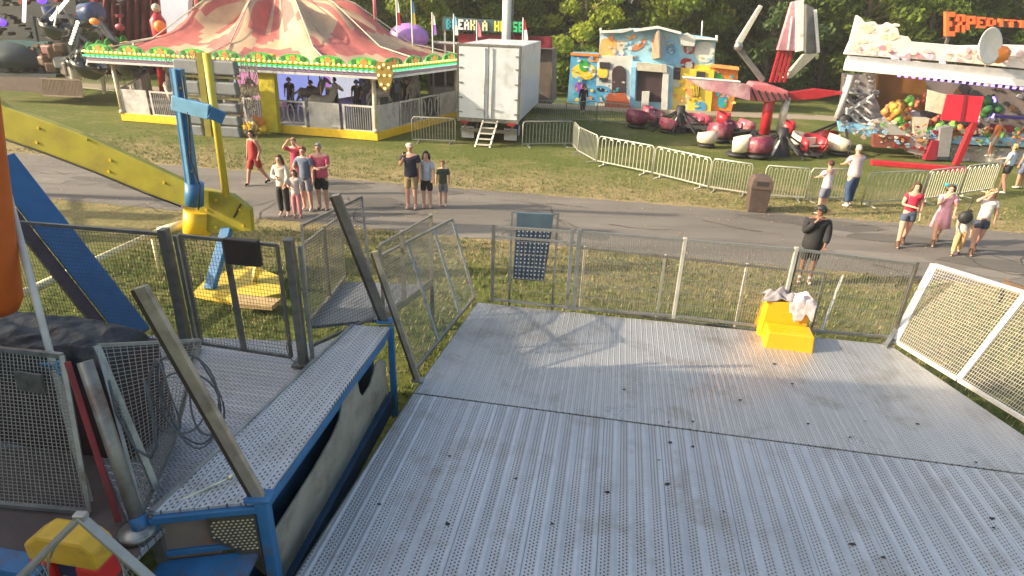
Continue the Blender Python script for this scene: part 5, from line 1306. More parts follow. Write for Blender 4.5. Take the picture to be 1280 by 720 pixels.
# ---------------------------------------------------------------- pink rockwork ride at the right
ex = plane(14.2, 27.6, R(-7)); eb = ex(1060, 200)
X = thing('rockwork_ride', 'long walk in ride with pink cloud board, white roof edge and dark scenery', 'ride', (eb.x, eb.y, 0))
def xp(name, pts, m, th=.3, back=0.0, bev=0):
    k = MB(); slab(k, ex, pts, th, back); return k.build(name, m, X, bev)
M_cloud = mat('cloud_board', (.84, .74, .66), .6, 0, .12, .8, .4, 3, dirt=(.78, .42, .44), dirt_amt=.3)
M_cloud2 = mat('cloud_board_pink', (.80, .60, .58), .6, 0, .2, 1.2, .4, 3, dirt=(.55, .28, .36), dirt_amt=.35)
xp('roof_edge', [(1060, 75), (1300, 102), (1330, 112), (1330, 120), (1300, 110), (1057, 88)], mat('bright_fascia', (.86, .86, .84), .4, 0, .03, 3), .3, -.6)
xp('roof_gutter', [(1062, 70), (1300, 90), (1330, 94), (1330, 112), (1300, 102), (1060, 78)], M_lgrey, .25, -.5)
xp('roof', [(1064, 72), (1330, 96), (1330, 100), (1064, 78)], M_grey, .7, 0)
cl = [(1056, 68), (1064, 50), (1072, 19), (1077, 22), (1082, 28), (1094, 27), (1098, 31), (1106, 31), (1110, 28), (1118, 31), (1123, 36), (1125, 44), (1136, 46), (1140, 52), (1200, 57), (1260, 56), (1330, 58), (1330, 92), (1300, 88), (1200, 78), (1100, 71)]
xp('cloud_board', cl, M_cloud, .25, -.3, .03)
r_ = random.Random(9)
splashes(ex, X, (1062, 58, 1120, 68), 24, [M_cloud, M_cloud2, mat('rose_relief', (.62, .30, .36), .6, 0, .2, 2), mat('cream_relief', (.80, .68, .50), .6, 0, .2, 2)], 2, 7, -.31, 11, 'cloud_relief', .05)
splashes(ex, X, (1110, 62, 1330, 78), 70, [M_cloud, M_cloud2, MATS['rose_relief'], MATS['cream_relief'], mat('lilac_relief', (.60, .48, .60), .6, 0, .2, 2)], 2, 8, -.315, 12, 'cloud_relief', .05)
splashes(ex, X, (1072, 30, 1120, 60), 14, [M_cloud, MATS['cream_relief']], 3, 9, -.31, 13, 'cloud_relief', .04)
k = MB(); c_ = ex(1235, 58, -1.0); T = Matrix.Translation(c_) @ Matrix.Rotation(R(78), 4, 'X') @ Matrix.Rotation(R(20), 4, 'Y') @ Matrix.Diagonal((1, 1.05, 1, 1))
k.lathe(None, [(0, -.05), (.5, -.04), (.62, .06), (.66, .10), (.60, .10), (.3, -.0), (0, -.01)], 24, M=T); k.build('round_disc', mat('disc_cream', (.82, .74, .62), .45, 0, .1, 2), X)
k = MB(); k.ball(ex(1250, 68, -.7), .42, 10, (1, .5, .8)); k.build('orange_puff', M_orangep, X)
xp('back_wall', [(1082, 92), (1330, 118), (1330, 190), (1082, 170)], mat('rock_brown_wall', (.20, .16, .14), .8, 0, .3, 1.2, .8, 3, dirt=(.10, .07, .06), dirt_amt=.35), .3, 2.6)
xp('brown_panel', [(1098, 92), (1156, 96), (1162, 136), (1140, 140), (1096, 134)], mat('amber_brown', (.22, .10, .015), .5, 0, .3, 1), .2, 1.6)
xp('left_wall', [(1056, 92), (1082, 94), (1100, 134), (1096, 172), (1050, 160)], mat('mixed_grey_relief', (.28, .27, .27), .6, 0, .35, 2.5, .8, 8, dirt=(.50, .38, .32), dirt_amt=.35), .4, .9)
k = MB(); k.path([ex(1064, 94, .3), ex(1056, 120, .3), ex(1046, 148, .3)], [.16, .12, .14], 8); k.build('left_post', M_lgrey, X)
k = MB()
for i in range(7): k.path([ex(1058 + 34 * t_, 124 + i * 5 + 8 * math.sin(t_ * 4 + i), .6 + .2 * math.sin(t_ * 5)) for t_ in [q / 8 for q in range(9)]], .05, 6)
k.build('rail_swirls', M_lgrey, X)
for pts, m_, th, bk_ in (([(1048, 152), (1098, 158), (1096, 170), (1050, 164)], M_sky, .3, .4), ([(1094, 150), (1150, 140), (1152, 172), (1096, 176)], M_lgrey, 1.2, .5), ([(1140, 146), (1162, 148), (1156, 172), (1144, 170)], M_cream, .4, .1), ([(1092, 168), (1138, 171), (1136, 186), (1092, 184)], mat('dark_red_relief', (.20, .06, .04), .6, 0, .35, 2), .3, -.2), ([(1136, 170), (1166, 172), (1160, 196), (1134, 190)], mat('pinkish_panel', (.45, .36, .33), .6, 0, .2, 2), .3, -.1),
                         ([(1166, 176), (1174, 176), (1170, 200), (1156, 200)], M_dred, .3, -.4), ([(1176, 160), (1192, 158), (1186, 196), (1172, 196)], M_grey, .4, -.4), ([(1160, 168), (1330, 178), (1330, 186), (1160, 178)], M_sky, 1.0, -.1), ([(1150, 178), (1330, 190), (1330, 222), (1150, 206)], mat('pale_relief', (.42, .38, .35), .6, 0, .25, 1.5, dirt=(.28, .20, .16), dirt_amt=.3), .5, .2), ([(1244, 156), (1268, 158), (1268, 166), (1244, 164)], M_dred, .4, .6), ([(1240, 144), (1330, 150), (1330, 153), (1240, 147)], mat('violet_ledge', (.08, .04, .25), .4, 0, .1, 3), .5, 1.2)):
    xp('scenery_panel', pts, m_, th, bk_)
k = MB(); slab(k, ex, [(1050, 196), (1330, 224), (1330, 234), (1050, 206)], 3.5, -.3); k.build('base_platform', M_grey, X)
M_s = [mat('scen_tan', (.42, .32, .24), .6, 0, .2, 3), mat('scen_orange', (.55, .22, .06), .6, 0, .2, 3), mat('scen_grey', (.25, .25, .26), .6, 0, .2, 3), mat('scen_blue', (.20, .36, .50), .6, 0, .2, 3), M_cream, M_dred, mat('scen_green', (.14, .35, .08), .6, 0, .2, 3)]
splashes(ex, X, (1050, 152, 1098, 172), 40, [M_s[0], M_s[2], M_s[3], M_cream], 1, 4, .36, 21, 'scenery_relief', .06)
splashes(ex, X, (1094, 152, 1160, 186), 60, M_s, 1, 4.5, -.24, 22, 'scenery_relief', .08)
splashes(ex, X, (1160, 160, 1320, 182), 110, M_s, 1, 5, -.15, 23, 'scenery_relief', .1)
splashes(ex, X, (1150, 184, 1320, 204), 60, [M_s[0], M_s[2], M_s[4], M_lgrey], 1.5, 6, .17, 24, 'scenery_relief', .04)
splashes(ex, X, (1160, 104, 1320, 160), 60, [MATS['rock_brown_wall'], M_brown, M_dark, M_s[2]], 2, 9, 2.55, 25, 'rock_relief', .25)
splashes(ex, X, (1058, 96, 1098, 150), 50, [M_s[0], M_s[2], M_lgrey, M_cream, M_dark], 1, 5, .85, 26, 'scenery_relief', .12)
# painted rock lumps and shrubs of the scenery
for (x_, y_, w_, h_, m_) in ((1112, 140, .42, .40, M_s[1]), (1120, 133, .36, .30, mat('ochre_lump', (.50, .28, .04), .6, 0, .3, 4)), (1130, 142, .3, .25, M_s[1]), (1124, 150, .38, .3, mat('lime_lump', (.20, .50, .08), .5, 0, .1, 4)), (1136, 126, .2, .18, mat('lime_lump', (0, 0, 0))), (1146, 130, .35, .2, mat('brick_lump', (.42, .12, .06), .6, 0, .2, 4)), (1154, 122, .25, .3, mat('brick_lump', (0, 0, 0))),
                         (1180, 160, .5, .3, mat('lime_lump', (0, 0, 0))), (1164, 163, .2, .2, mat('lime_lump', (0, 0, 0))), (1200, 166, .35, .3, M_orangep), (1216, 168, .4, .25, mat('brick_lump', (0, 0, 0))), (1228, 148, .32, .22, M_white), (1236, 134, .45, .45, mat('dark_green_lump', (.03, .12, .03), .7, 0, .3, 4)), (1248, 170, .7, .2, mat('lime_lump', (0, 0, 0))), (1274, 170, .4, .2, M_orangep), (1168, 150, .25, .35, mat('brick_lump', (0, 0, 0)))):
    k = MB(); c_ = ex(x_, y_, .3); 
    for q in range(7):
        o2 = Vector((rnd.uniform(-w_, w_) * .7, rnd.uniform(-.2, .1), rnd.uniform(-h_, h_) * .7)); r2 = rnd.uniform(.35, .6) * min(w_, h_ * 1.3)
        k.lathe(c_ + o2, [(0, -r2), (r2 * .7, -r2 * .7), (r2, 0), (r2 * .6, r2 * .75), (0, r2 * rnd.uniform(.8, 1.4))], 7, wob=.3)
    k.sm = False; k.build('scenery_lump', m_, X)
k = MB(); M_vb = mat('violet_bulb', (.2, .1, .8), .3, 0, 0, emit=(.22, .10, 1, 5))
for i in range(19): k.box(ex(1124 + i * 9, 94.5 + i * .95, -.3), (.09, .09, .09))
for i in range(12): k.box(ex(1242 + math.sin(i) * 1.5, 122 + i * 2.2, .2), (.07, .07, .07))
k.build('light_string', M_vb, X)
k = MB(); a, b = W(1090, 196), W(1300, 222); k.bar(vz(W(1088, 206), .1), vz(W(1205, 215), .1), .3, .2); tag(k.build('red_base_beam', M_red, bevel=.03), 'long low red beam lying before the pink rockwork ride', 'beam')
rp2 = plane(W(1198, 208).x, W(1198, 208).y, R(-12)); rs = thing('red_board', 'square red board on a slanting red post before the rockwork ride', 'board', tuple(W(1198, 208)))
k = MB(); slab(k, rp2, [(1184, 118), (1230, 121), (1222, 153), (1176, 150)], .08); k.build('board', mat('bright_red_board', (.68, .02, .045), .4, 0, .06, 3), rs)
k = MB(); slab(k, rp2, [(1205, 119), (1209, 119), (1204, 152), (1200, 152)], .04, -.045); k.build('seam', M_dred, rs)
k = MB(); k.bar(rp2(1218, 152, .1), vz(rp2(1194, 208, .1), .05), .22, .2); k.build('post', M_red, rs)
k = MB(); slab(k, rp2, [(1160, 112), (1186, 119), (1177, 143), (1157, 138)], .06, .3); k.build('side_board', M_cream, rs)
# orange letter sign above
sg = plane(14.2, 31.5, R(-7)); so_ = sg(1183, 40)
sgn = thing('letter_sign', 'orange expedition letter sign high above the rockwork ride', 'sign', (so_.x, so_.y, 0))
k = MB()
def vary(t, a, b): return (14 + 8 * math.sin(math.pi * min(1, t * 1.1)) , 46 - 14 * math.sin(math.pi * min(1, t * .9)) + 2)
letters(k, sg, 'EXPEDITION', 1182, 1310, 14, 44, .03, [0], .25, 0, .12, lambda t, a, b: (14.5 + 12 * t ** .6 - 3 * t, 45 - 15 * min(1, t * 2.2) ** .7 + 2 * t)); k.build('lettering', mat('orange_letters', (.82, .16, .05), .5, 0, .12, 4), sgn)
k = MB(); k.bar(sg(1184, 28, .3), sg(1312, 34, .3), .08, .2); 
for x_ in (1190, 1250, 1305): k.bar(sg(x_, 30, .3), vz(sg(x_, 30, .3), 0), .12)
k.build('sign_frame', M_dsteel, sgn)

# ---------------------------------------------------------------- dark spinning ride at the far left
dk = plane(-27, 34, R(-6)); d0 = W(40, 112)
D = thing('dark_spinning_ride', 'dark teal spinning ride with round black tubs at far left', 'ride', (d0.x, d0.y, 0))
def dp_(name, pts, m, th=.4, back=0.0):
    k = MB(); slab(k, dk, pts, th, back); return k.build(name, m, D)
dp_('deck', [(-20, 90), (70, 93), (70, 97), (-20, 94)], M_tealdk, 4, .2)
dp_('skirt', [(-20, 95), (58, 97), (58, 116), (-20, 112)], mat('brown_plank_skirt', (.10, .07, .06), .6, 0, .2, 4), .2, .1)
k = MB()
for i in range(30): k.bar(dk(52 + i * 1.7, 99 + i * .1, .1), dk(54 + i * 1.7, 119 + i * .1, .1), .045)
k.bar(dk(50, 98, .1), dk(101, 100, .1), .07); k.bar(dk(54, 119, .1), dk(103, 121, .1), .07); k.build('slatted_railing', mat('brown_slats', (.22, .16, .12), .6, 0, .2, 4), D)
k = MB(); c_ = dk(28, 50, 2); k.lathe((c_.x, c_.y, c_.z - .9), [(0, -.5), (2.0, -.4), (2.2, 0), (1.9, .5), (1.0, .85), (0, .9)], 20); k.build('canopy', M_tealdk, D)
dp_('canopy_edge', [(2, 50), (60, 52), (60, 60), (2, 58)], mat('teal_edge', (.03, .10, .12), .4, 0, .2, 3), .3, 1.0)
for x_ in (14, 24, 38, 50):
    k = MB(); k.bar(dk(x_, 60, 1), dk(x_ + 3, 92, 1), .22 if x_ != 24 else .1); k.build('mast', M_tealdk if x_ != 24 else M_cream, D)
dp_('control_cabin', [(22, 68), (46, 70), (48, 90), (24, 90)], M_tealdk, 1.2, 1.3)
dp_('back_panel', [(-30, -14), (92, -12), (100, 40), (96, 62), (-30, 58)], mat('dark_relief_wall', (.02, .028, .03), .7, 0, .4, 1.2, dirt=(.06, .05, .04), dirt_amt=.4), .3, 3.2)
splashes(dk, D, (-10, 56, 100, 92), 80, [M_brown, M_tealdk, M_grey, M_dark, mat('dim_tan', (.10, .08, .06), .6, 0, .2, 3), mat('dim_pink', (.20, .07, .07), .6, 0, .2, 3)], 1.5, 5, .9, 31, 'deck_clutter', .3)
splashes(dk, D, (-10, -8, 150, 50), 60, [M_tealdk, M_dark, M_black, MATS['dim_tan'], M_blue, M_dred], 1.5, 6, 2.2, 32, 'scenery_clutter', .5)
def tub(x_, y_, r_):
    c_ = dk(x_, y_, -.2); k = MB(); T = Matrix.Translation(c_) @ Matrix.Rotation(R(18), 4, 'Y')
    k.lathe(None, [(0, -r_), (r_ * .55, -r_ * .85), (r_ * .9, -r_ * .4), (r_, 0), (r_ * .93, 0), (r_ * .8, -r_ * .4), (0, -r_ * .6)], 18, M=T); o = k.build('tub', mat('glossy_black', (.012, .014, .016), .15, 0, .1, 6, coat=.6), D)
    k = MB()
    for i in range(12): a = i * .52; k.box(T @ Vector((r_ * .98 * math.cos(a), r_ * .98 * math.sin(a), .02)), (.08, .08, .08))
    for i in range(4): a = i * 1.57 + .4; k.bar(T @ Vector((r_ * .9 * math.cos(a), r_ * .9 * math.sin(a), 0)), T @ Vector((r_ * .15 * math.cos(a), r_ * .15 * math.sin(a), r_ * 1.1)), .06)
    k.build('tub_rim', M_steel, o)
tub(112, 78, .85); tub(165, 76, .85); tub(72, 30, .8); tub(96, 76, .5)
k = MB()
for a, b in (((100, 34), (92, 88)), ((112, 22), (70, 46)), ((126, 34), (160, 74)), ((60, 20), (130, 22)), ((96, 40), (120, 62)), ((84, 48), (96, 90)), ((40, 20), (46, 52)), ((120, 18), (150, 60))): k.bar(dk(*a, 0), dk(*b, 0), .16)
k.build('linkage', mat('dark_linkage', (.06, .07, .09), .4, .3, .3, 3), D)
k = MB(); k.tube(dk(104, 17, .2), dk(124, 14, .2), .45, 14); k.tube(dk(60, 8, .2), dk(66, 30, .2), .3, 10); k.build('motor_drum', mat('navy_drum', (.03, .06, .16), .4, .1, .2, 4), D)
for a, b, nb_ in (((31, -4), (30, 26), 12), ((84, 0), (64, 24), 12), ((97, 28), (88, 54), 8)):
    k = MB()
    for i in range(nb_): k.ball(dk(*a, -.3).lerp(dk(*b, -.3), i / (nb_ - 1)), .09, 6)
    k.build('light_string', mat('white_bulb', (.85, .83, .78), .3, 0, 0, emit=(1, .9, .75, .8)), D)
for x_, y_, m_ in ((118, 27, M_orangep), (52, 0, mat('violet_glow', (.08, .03, .6), .3, 0, 0, emit=(.12, .04, 1, 1.2))), (2, 28, mat('violet_glow', (0, 0, 0))), (150, 34, M_dred)):
    k = MB(); k.ball(dk(x_, y_, -.35), .22, 10, (1.2, .5, .8)); k.build('round_lamp', m_, D)
for x_, y_, m_ in ((62, 62, MATS['dim_pink']), (70, 66, M_brown), (78, 78, M_grey), (84, 86, MATS['dim_tan']), (56, 76, M_brown), (66, 84, M_brown), (90, 92, M_cream), (6, 74, MATS['dim_tan']), (2, 84, M_grey), (76, 60, M_brown)):
    k = MB(); c_ = dk(x_, y_, .8); k.box(c_, (rnd.uniform(.5, .9), .5, rnd.uniform(.4, .9)), rnd.uniform(-.5, .5)); k.build('seat_pod', m_, D, .1)
# maroon tent and blue white slide panel behind
mt = plane(-24, 38.5, R(-6)); t0 = vz(mt(180, 90), 0)
tn = thing('maroon_tent', 'dark maroon draped tent behind the left end of the carousel', 'tent', tuple(t0))
k = MB(); V = []
for i in range(41):
    row = []
    for j in range(8):
        x_ = 125 + i * 2.0; y_ = -12 + j * 15; row.append(k.b.verts.new(mt(x_, y_, .35 * math.sin(i * 1.3) + .15 * math.sin(i * 2.9 + j))))
    V.append(row)
k.sm = True
for i in range(40):
    for j in range(7): k._f([V[i][j], V[i + 1][j], V[i + 1][j + 1], V[i][j + 1]])
o = k.build('drape', mat('maroon_cloth', (.13, .010, .018), .8, 0, .25, 1.5), tn); s_ = o.modifiers.new('t', 'SOLIDIFY'); s_.thickness = .06
k = MB(); k.bar(mt(124, -14), vz(mt(124, 90), 0), .15); k.bar(mt(206, -14), vz(mt(206, 90), 0), .15); k.build('tent_pole', M_lpost, tn)
sb_ = plane(-19, 36.8, R(-6)); t0 = vz(sb_(218, 60), 0); sl_ = thing('slide_panel', 'tall pale blue and white panel between maroon tent and carousel roof', 'panel', tuple(t0))
k = MB(); slab(k, sb_, [(199, -14), (236, -14), (234, 30), (222, 62), (206, 66)], .4); k.prism([vz(sb_(206, 66), 0), vz(sb_(222, 62), 0), sb_(222, 62), sb_(206, 66)], sb_.n * .3); k.build('panel', mat('ice_blue_panel', (.50, .60, .72), .4, 0, .08, 1), sl_)
sb2 = plane(-19, 35.5, R(-6)); fg = thing('red_figure_post', 'red ornamental post with a pale round top above the carousel trim', 'ornament', tuple(vz(sb2(197, 40), 0)))
k = MB(); k.path([vz(sb2(200, 90), 0), sb2(200, 44), sb2(197, 26), sb2(196, 16)], [.25, .35, .4, .15], 10); k.build('post_body', M_red, fg)
k = MB(); k.ball(sb2(195, 10), .22, 10); k.build('round_top', M_cream, fg)
k = MB(); k.ball(sb2(200, 33, -.3), .3, 10); k.build('orange_knob', M_orangep, fg)

# ---------------------------------------------------------------- crowd barriers
M_bar = mat('barrier_zinc', (.48, .48, .41), .4, .45, .1, 6)
M_bar2 = mat('barrier_dull', (.30, .31, .27), .5, .4, .1, 6)
def barrier_proto(m):
    root = thing('crowd_barrier', '', 'barrier', group='steel crowd barriers round the rides')
    k = MB(True); r_ = .024; k.path([(-1.08, 0, .06), (-1.08, 0, .98), (-1.0, 0, 1.08), (1.0, 0, 1.08), (1.08, 0, .98), (1.08, 0, .06)], r_, 6); k.bar((-1.08, 0, .14), (1.08, 0, .14), .04); k.build('frame', m, root)
    k = MB(True)
    nn = 14
    for i in range(nn):
        x_ = -1.0 + 2.0 * (i + .5) / nn; k.bar((x_, 0, .15), (x_, 0, 1.0 if i % 2 else .95), .019)
    for i in range(0, nn - 1, 2):
        x_ = -1.0 + 2.0 * (i + 1) / nn; w_ = 1.0 / nn
        k.path([(x_ - w_, 0, .95), (x_ - w_ * .6, 0, 1.02), (x_ + w_ * .6, 0, 1.02), (x_ + w_, 0, .95)], .011, 5)
    k.build('infill_bars', m, root)
    for s_ in (-.8, .8):
        k = MB(True); k.bar((s_, -.3, .02), (s_, .3, .02), .05, .03); k.bar((s_, 0, .02), (s_, 0, .14), .04); k.build('foot', m, root)
    return root
BP = barrier_proto(M_bar); BP2 = barrier_proto(M_bar2); usedb = {}
def run(pts, P, labs):
    i = 0
    pts = [Vector((p.x, p.y, 0)) for p in pts]
    for a, b in zip(pts, pts[1:]):
        n = max(1, round((b - a).length / 2.2)); st_ = (b - a) / n; s_ = st_.length / 2.2
        for j in range(n):
            o = P if P.name not in usedb else dup(P, (0, 0, 0)); usedb[P.name] = 1
            o.location = a + st_ * (j + .5); o.rotation_euler = (0, 0, math.atan2(st_.y, st_.x)); o.scale = (s_ * .99, 1, 1)
            o['label'] = labs[i] if i < len(labs) else labs[-1] ; i += 1
    return i
o_ = ['first', 'second', 'third', 'fourth', 'fifth', 'sixth', 'seventh', 'eighth', 'ninth', 'tenth', 'eleventh', 'twelfth', 'thirteenth', 'fourteenth']
run([W(*p) for p in ((716, 184), (722, 192), (745, 205), (815, 220), (885, 238), (935, 246))], BP, ['shiny crowd barrier, %s from the far corner of the curved row toward the brown bin' % q for q in o_])
run([W(*p) for p in ((950, 248), (1005, 252), (1060, 252))], BP, ['shiny crowd barrier, %s to the right of the brown bin' % q for q in o_])
run([W(*p) for p in ((1075, 258), (1150, 254), (1240, 240))], BP, ['shiny crowd barrier, %s in the row behind the walking women' % q for q in o_])
run([W(*p) for p in ((652, 184), (716, 183))], BP2, ['dull crowd barrier, %s to the right of the trailer' % q for q in o_])
run([W(*p) for p in ((668, 152), (745, 153), (790, 158))], BP2, ['dull crowd barrier, %s in the back row before the funhouse' % q for q in o_])
run([W(*p) for p in ((515, 178), (570, 180))], BP2, ['dull crowd barrier, %s between carousel and trailer' % q for q in o_])
run([W(*p) for p in ((100, 112), (160, 118))], BP2, ['dull crowd barrier, %s between dark ride and carousel' % q for q in o_])

# ---------------------------------------------------------------- bin
b0_ = W(944, 263); bn = thing('litter_bin', 'brown domed litter bin on the grass before the barriers', 'bin', (b0_.x, b0_.y, 0), ANG)
M_bin = mat('bin_brown', (.085, .06, .05), .5, .1, .2, 6, dirt=(.14, .10, .08), dirt_amt=.2)
def sq(k, prof):
    for (w0, z0), (w1, z1) in zip(prof, prof[1:]):
        a = [k.b.verts.new((x * w0, y * w0, z0)) for x, y in ((-1, -1), (1, -1), (1, 1), (-1, 1))]; b = [k.b.verts.new((x * w1, y * w1, z1)) for x, y in ((-1, -1), (1, -1), (1, 1), (-1, 1))]
        for i in range(4): k._f([a[i], a[(i + 1) % 4], b[(i + 1) % 4], b[i]])
    k._f(b)
k = MB(True); sq(k, [(.23, 0), (.26, .02), (.29, .74)]); k.build('body', M_bin, bn, .01)
k = MB(True); sq(k, [(.31, .72), (.31, .80), (.29, .98), (.20, 1.08), (.05, 1.10)]); k.build('lid', mat('bin_lid_brown', (.11, .075, .06), .45, .1, .15, 6), bn, .015)
k = MB(True); k.box((0, -.302, .89), (.34, .02, .13)); k.build('flap', M_dark, bn)
# ================================================================ people
def skinmesh(name, verts, edges, rad, m, parent=None, sub=2, roots=(0,)):
    me = bpy.data.meshes.new(name); me.from_pydata([tuple(v) for v in verts], edges, []); me.materials.append(m)
    o = bpy.data.objects.new(name, me); C.objects.link(o)
    if parent is not None: o.parent = parent; ROOTM[o.name] = _m(parent); KID.setdefault(parent.name, []).append(o)
    s = o.modifiers.new('skin', 'SKIN'); s.use_smooth_shade = True; s.branch_smoothing = .6
    sv = me.skin_vertices[0].data
    for i, r in enumerate(rad):
        sv[i].radius = r if isinstance(r, tuple) else (r, r); sv[i].use_root = i in roots
    b = o.modifiers.new('sub', 'SUBSURF'); b.levels = b.render_levels = sub
    return o
SK = {'fair': mat('skin_fair', (.55, .30, .21), .5, 0, .06, 8), 'tan': mat('skin_tan', (.42, .22, .14), .5, 0, .06, 8), 'brown': mat('skin_brown', (.20, .10, .06), .5, 0, .06, 8)}
M_eye = mat('eye_dark', (.03, .02, .02), .3, 0, 0); M_lip = mat('lips', (.40, .12, .10), .5, 0, 0)
def cm(c, n): return mat('cloth_' + n, c, .85, 0, .12, 5, .3, 12)
HAIR = {'brown': mat('hair_brown', (.10, .045, .02), .6, 0, .25, 20), 'dark': mat('hair_dark', (.02, .015, .012), .6, 0, .25, 20), 'blond': mat('hair_blond', (.35, .22, .09), .6, 0, .2, 20), 'grey': mat('hair_grey', (.36, .34, .31), .7, 0, .2, 20), 'red': mat('hair_auburn', (.22, .06, .025), .6, 0, .25, 20)}

def person(px, py, h, face, label, arms=('down', 'down'), walk=0.0, lean=0.0, skin='fair', hair='dark', hairlen=0, top=None, sleeve=.5, bottom=None, blen='shorts', shoes=None, boots=False, socks=None, head=(0, 0), cap=None, build=1.0, group=None, z=0.0, female=False, phone=False, extra=None, thick=1.0):
    """face: heading in degrees, 0 looks away from the camera, 180 toward it"""
    g = W(px, py, z)
    root = thing('person', label, 'person', (g.x, g.y, g.z), R(face), group)
    s = h / 1.76; w = build
    def J(x, y, zz): return Vector((x, y + lean * max(0, zz - .9), zz)) * s
    sh = .175 * (w * .5 + .5) * (.92 if female else 1)
    V = {}
    V['pelvis'] = J(0, 0, .94); V['waist'] = J(0, 0, 1.10); V['chest'] = J(0, -.01, 1.30); V['collar'] = J(0, -.01, 1.45); V['neck'] = J(0, .0, 1.52)
    hx, hy = head
    V['head'] = J(hx * .02, .015 + hy * .03, 1.63); V['crown'] = J(hx * .03, .0 + hy * .04, 1.705)
    st_ = walk
    for sd_, k_ in ((-1, 'l'), (1, 'r')):
        f = st_ * sd_
        V['hip' + k_] = J(.09 * sd_ * (1 if not female else 1.05), 0, .90); V['knee' + k_] = J(.10 * sd_, .02 + f * .16, .50)
        V['ankle' + k_] = J(.10 * sd_, f * .30 - (.10 if f < 0 else 0), .09 + (.06 if f < -.3 else 0)); V['toe' + k_] = J(.12 * sd_, f * .30 + .15 - (.08 if f < 0 else 0), .035 + (.0 if f < -.3 else 0))
        V['sh' + k_] = J(sh * sd_, -.01, 1.42)
        a = arms[0 if sd_ < 0 else 1]
        E_, H_ = {'down': ((.24, -.01, 1.15), (.25, .05, .90)), 'swing': ((.24, -.10, 1.16), (.23, .02, .94)), 'fore': ((.23, .05, 1.15), (.20, .22, .98)), 'phone': ((.24, .16, 1.19), (.09, .30, 1.44)), 'high': ((.28, .16, 1.45), (.10, .20, 1.66)), 'brow': ((.33, .12, 1.44), (.07, .14, 1.66)),
                  'fold': ((.23, .06, 1.16), (.02, .22, 1.15)), 'chin': ((.22, .12, 1.16), (.05, .15, 1.45)), 'reach': ((.22, .16, 1.22), (.12, .36, 1.16)), 'hip': ((.34, -.03, 1.18), (.19, .06, 1.0))}[a]
        V['el' + k_] = J(E_[0] * sd_, E_[1], E_[2]); V['wr' + k_] = J(H_[0] * sd_, H_[1], H_[2])
        d = (V['wr' + k_] - V['el' + k_]).normalized(); V['palm' + k_] = V['wr' + k_] + d * .075 * s
    names = list(V); idx = {n: i for i, n in enumerate(names)}
    rad = {'pelvis': (.145 * w, .115 * w), 'waist': (.125 * w, .10 * w), 'chest': (.155 * w, .115 * w), 'collar': (.10, .08), 'neck': .052, 'head': (.078, .092), 'crown': (.065, .075)}
    for k_ in 'lr':
        rad.update({'hip' + k_: .088 * (w * .5 + .5), 'knee' + k_: .058, 'ankle' + k_: .038, 'toe' + k_: .03, 'sh' + k_: .058, 'el' + k_: .041, 'wr' + k_: .027, 'palm' + k_: (.036, .02)})
    edges = [('pelvis', 'waist'), ('waist', 'chest'), ('chest', 'collar'), ('collar', 'neck'), ('neck', 'head'), ('head', 'crown')]
    for k_ in 'lr': edges += [('pelvis', 'hip' + k_), ('hip' + k_, 'knee' + k_), ('knee' + k_, 'ankle' + k_), ('ankle' + k_, 'toe' + k_), ('collar', 'sh' + k_), ('sh' + k_, 'el' + k_), ('el' + k_, 'wr' + k_), ('wr' + k_, 'palm' + k_)]
    for n in ('pelvis', 'waist', 'chest', 'collar'): rad[n] = tuple(x * 1.14 for x in rad[n])
    for n in list(rad):
        if n[:3] in ('hip', 'kne', 'ank', 'sh' + n[2:3], 'el' + n[2:3]): rad[n] = rad[n] * 1.2
    V['hem'] = V['pelvis'] + Vector((0, 0, -.10 * s)) * (2.2 if thick > 2 else 1); V['belt'] = V['waist'] + Vector((0, 0, .02 * s)); rad['hem'] = (.16 * w, .125 * w); rad['belt'] = (.13 * w, .105 * w)
    def rr(n, q=1.0, add=0.0):
        r = rad[n]; return tuple((x * q + add) * s for x in (r if isinstance(r, tuple) else (r, r)))
    vs = [V[n] for n in names]; rs = [rr(n) for n in names]; es = [(idx[a], idx[b]) for a, b in edges]; roots = [0]
    # fingers, nose, ears: short chains rooted inside
    for k_, sd_ in (('l', -1), ('r', 1)):
        d = (V['wr' + k_] - V['el' + k_]).normalized(); side = d.cross(Vector((0, 0, 1)));
        if side.length < .3: side = Vector((0, 1, 0))
        side.normalize(); cu = side.cross(d).normalized() * (-1)
        for f in range(4):
            o0 = V['palm' + k_] - d * .02 * s + side * (f - 1.5) * .02 * s; L_ = (.062, .075, .07, .055)[f] * s; b = len(vs)
            vs += [o0, o0 + d * (.03 * s + L_ * .4), o0 + d * (.03 * s + L_ * .75) + cu * L_ * .45]; rs += [(.0095 * s,) * 2, (.009 * s,) * 2, (.007 * s,) * 2]; es += [(b, b + 1), (b + 1, b + 2)]; roots.append(b)
        o0 = V['wr' + k_] + d * .035 * s; b = len(vs)
        vs += [o0, o0 - side * .045 * s + d * .025 * s, o0 - side * .055 * s + d * .06 * s]; rs += [(.011 * s,) * 2, (.01 * s,) * 2, (.008 * s,) * 2]; es += [(b, b + 1), (b + 1, b + 2)]; roots.append(b)
    hd = V['head']; fr = .088 * s
    b = len(vs); vs += [hd + Vector((0, fr * .75, .012 * s)), hd + Vector((0, fr * 1.22, -.018 * s))]; rs += [(.010 * s,) * 2, (.014 * s,) * 2]; es.append((b, b + 1)); roots.append(b)
    for q in (-1, 1):
        b = len(vs); vs += [hd + Vector((q * .07 * s, 0, .015 * s)), hd + Vector((q * .088 * s, -.008 * s, -.02 * s))]; rs += [(.012 * s,) * 2, (.012 * s,) * 2]; es.append((b, b + 1)); roots.append(b)
    body = skinmesh('body', vs, es, rs, SK[skin], root, 1, roots)
    k = MB(True)
    for q in (-1, 1): k.ball(hd + Vector((q * .032 * s, fr * .93, .02 * s)), .011 * s, 6)
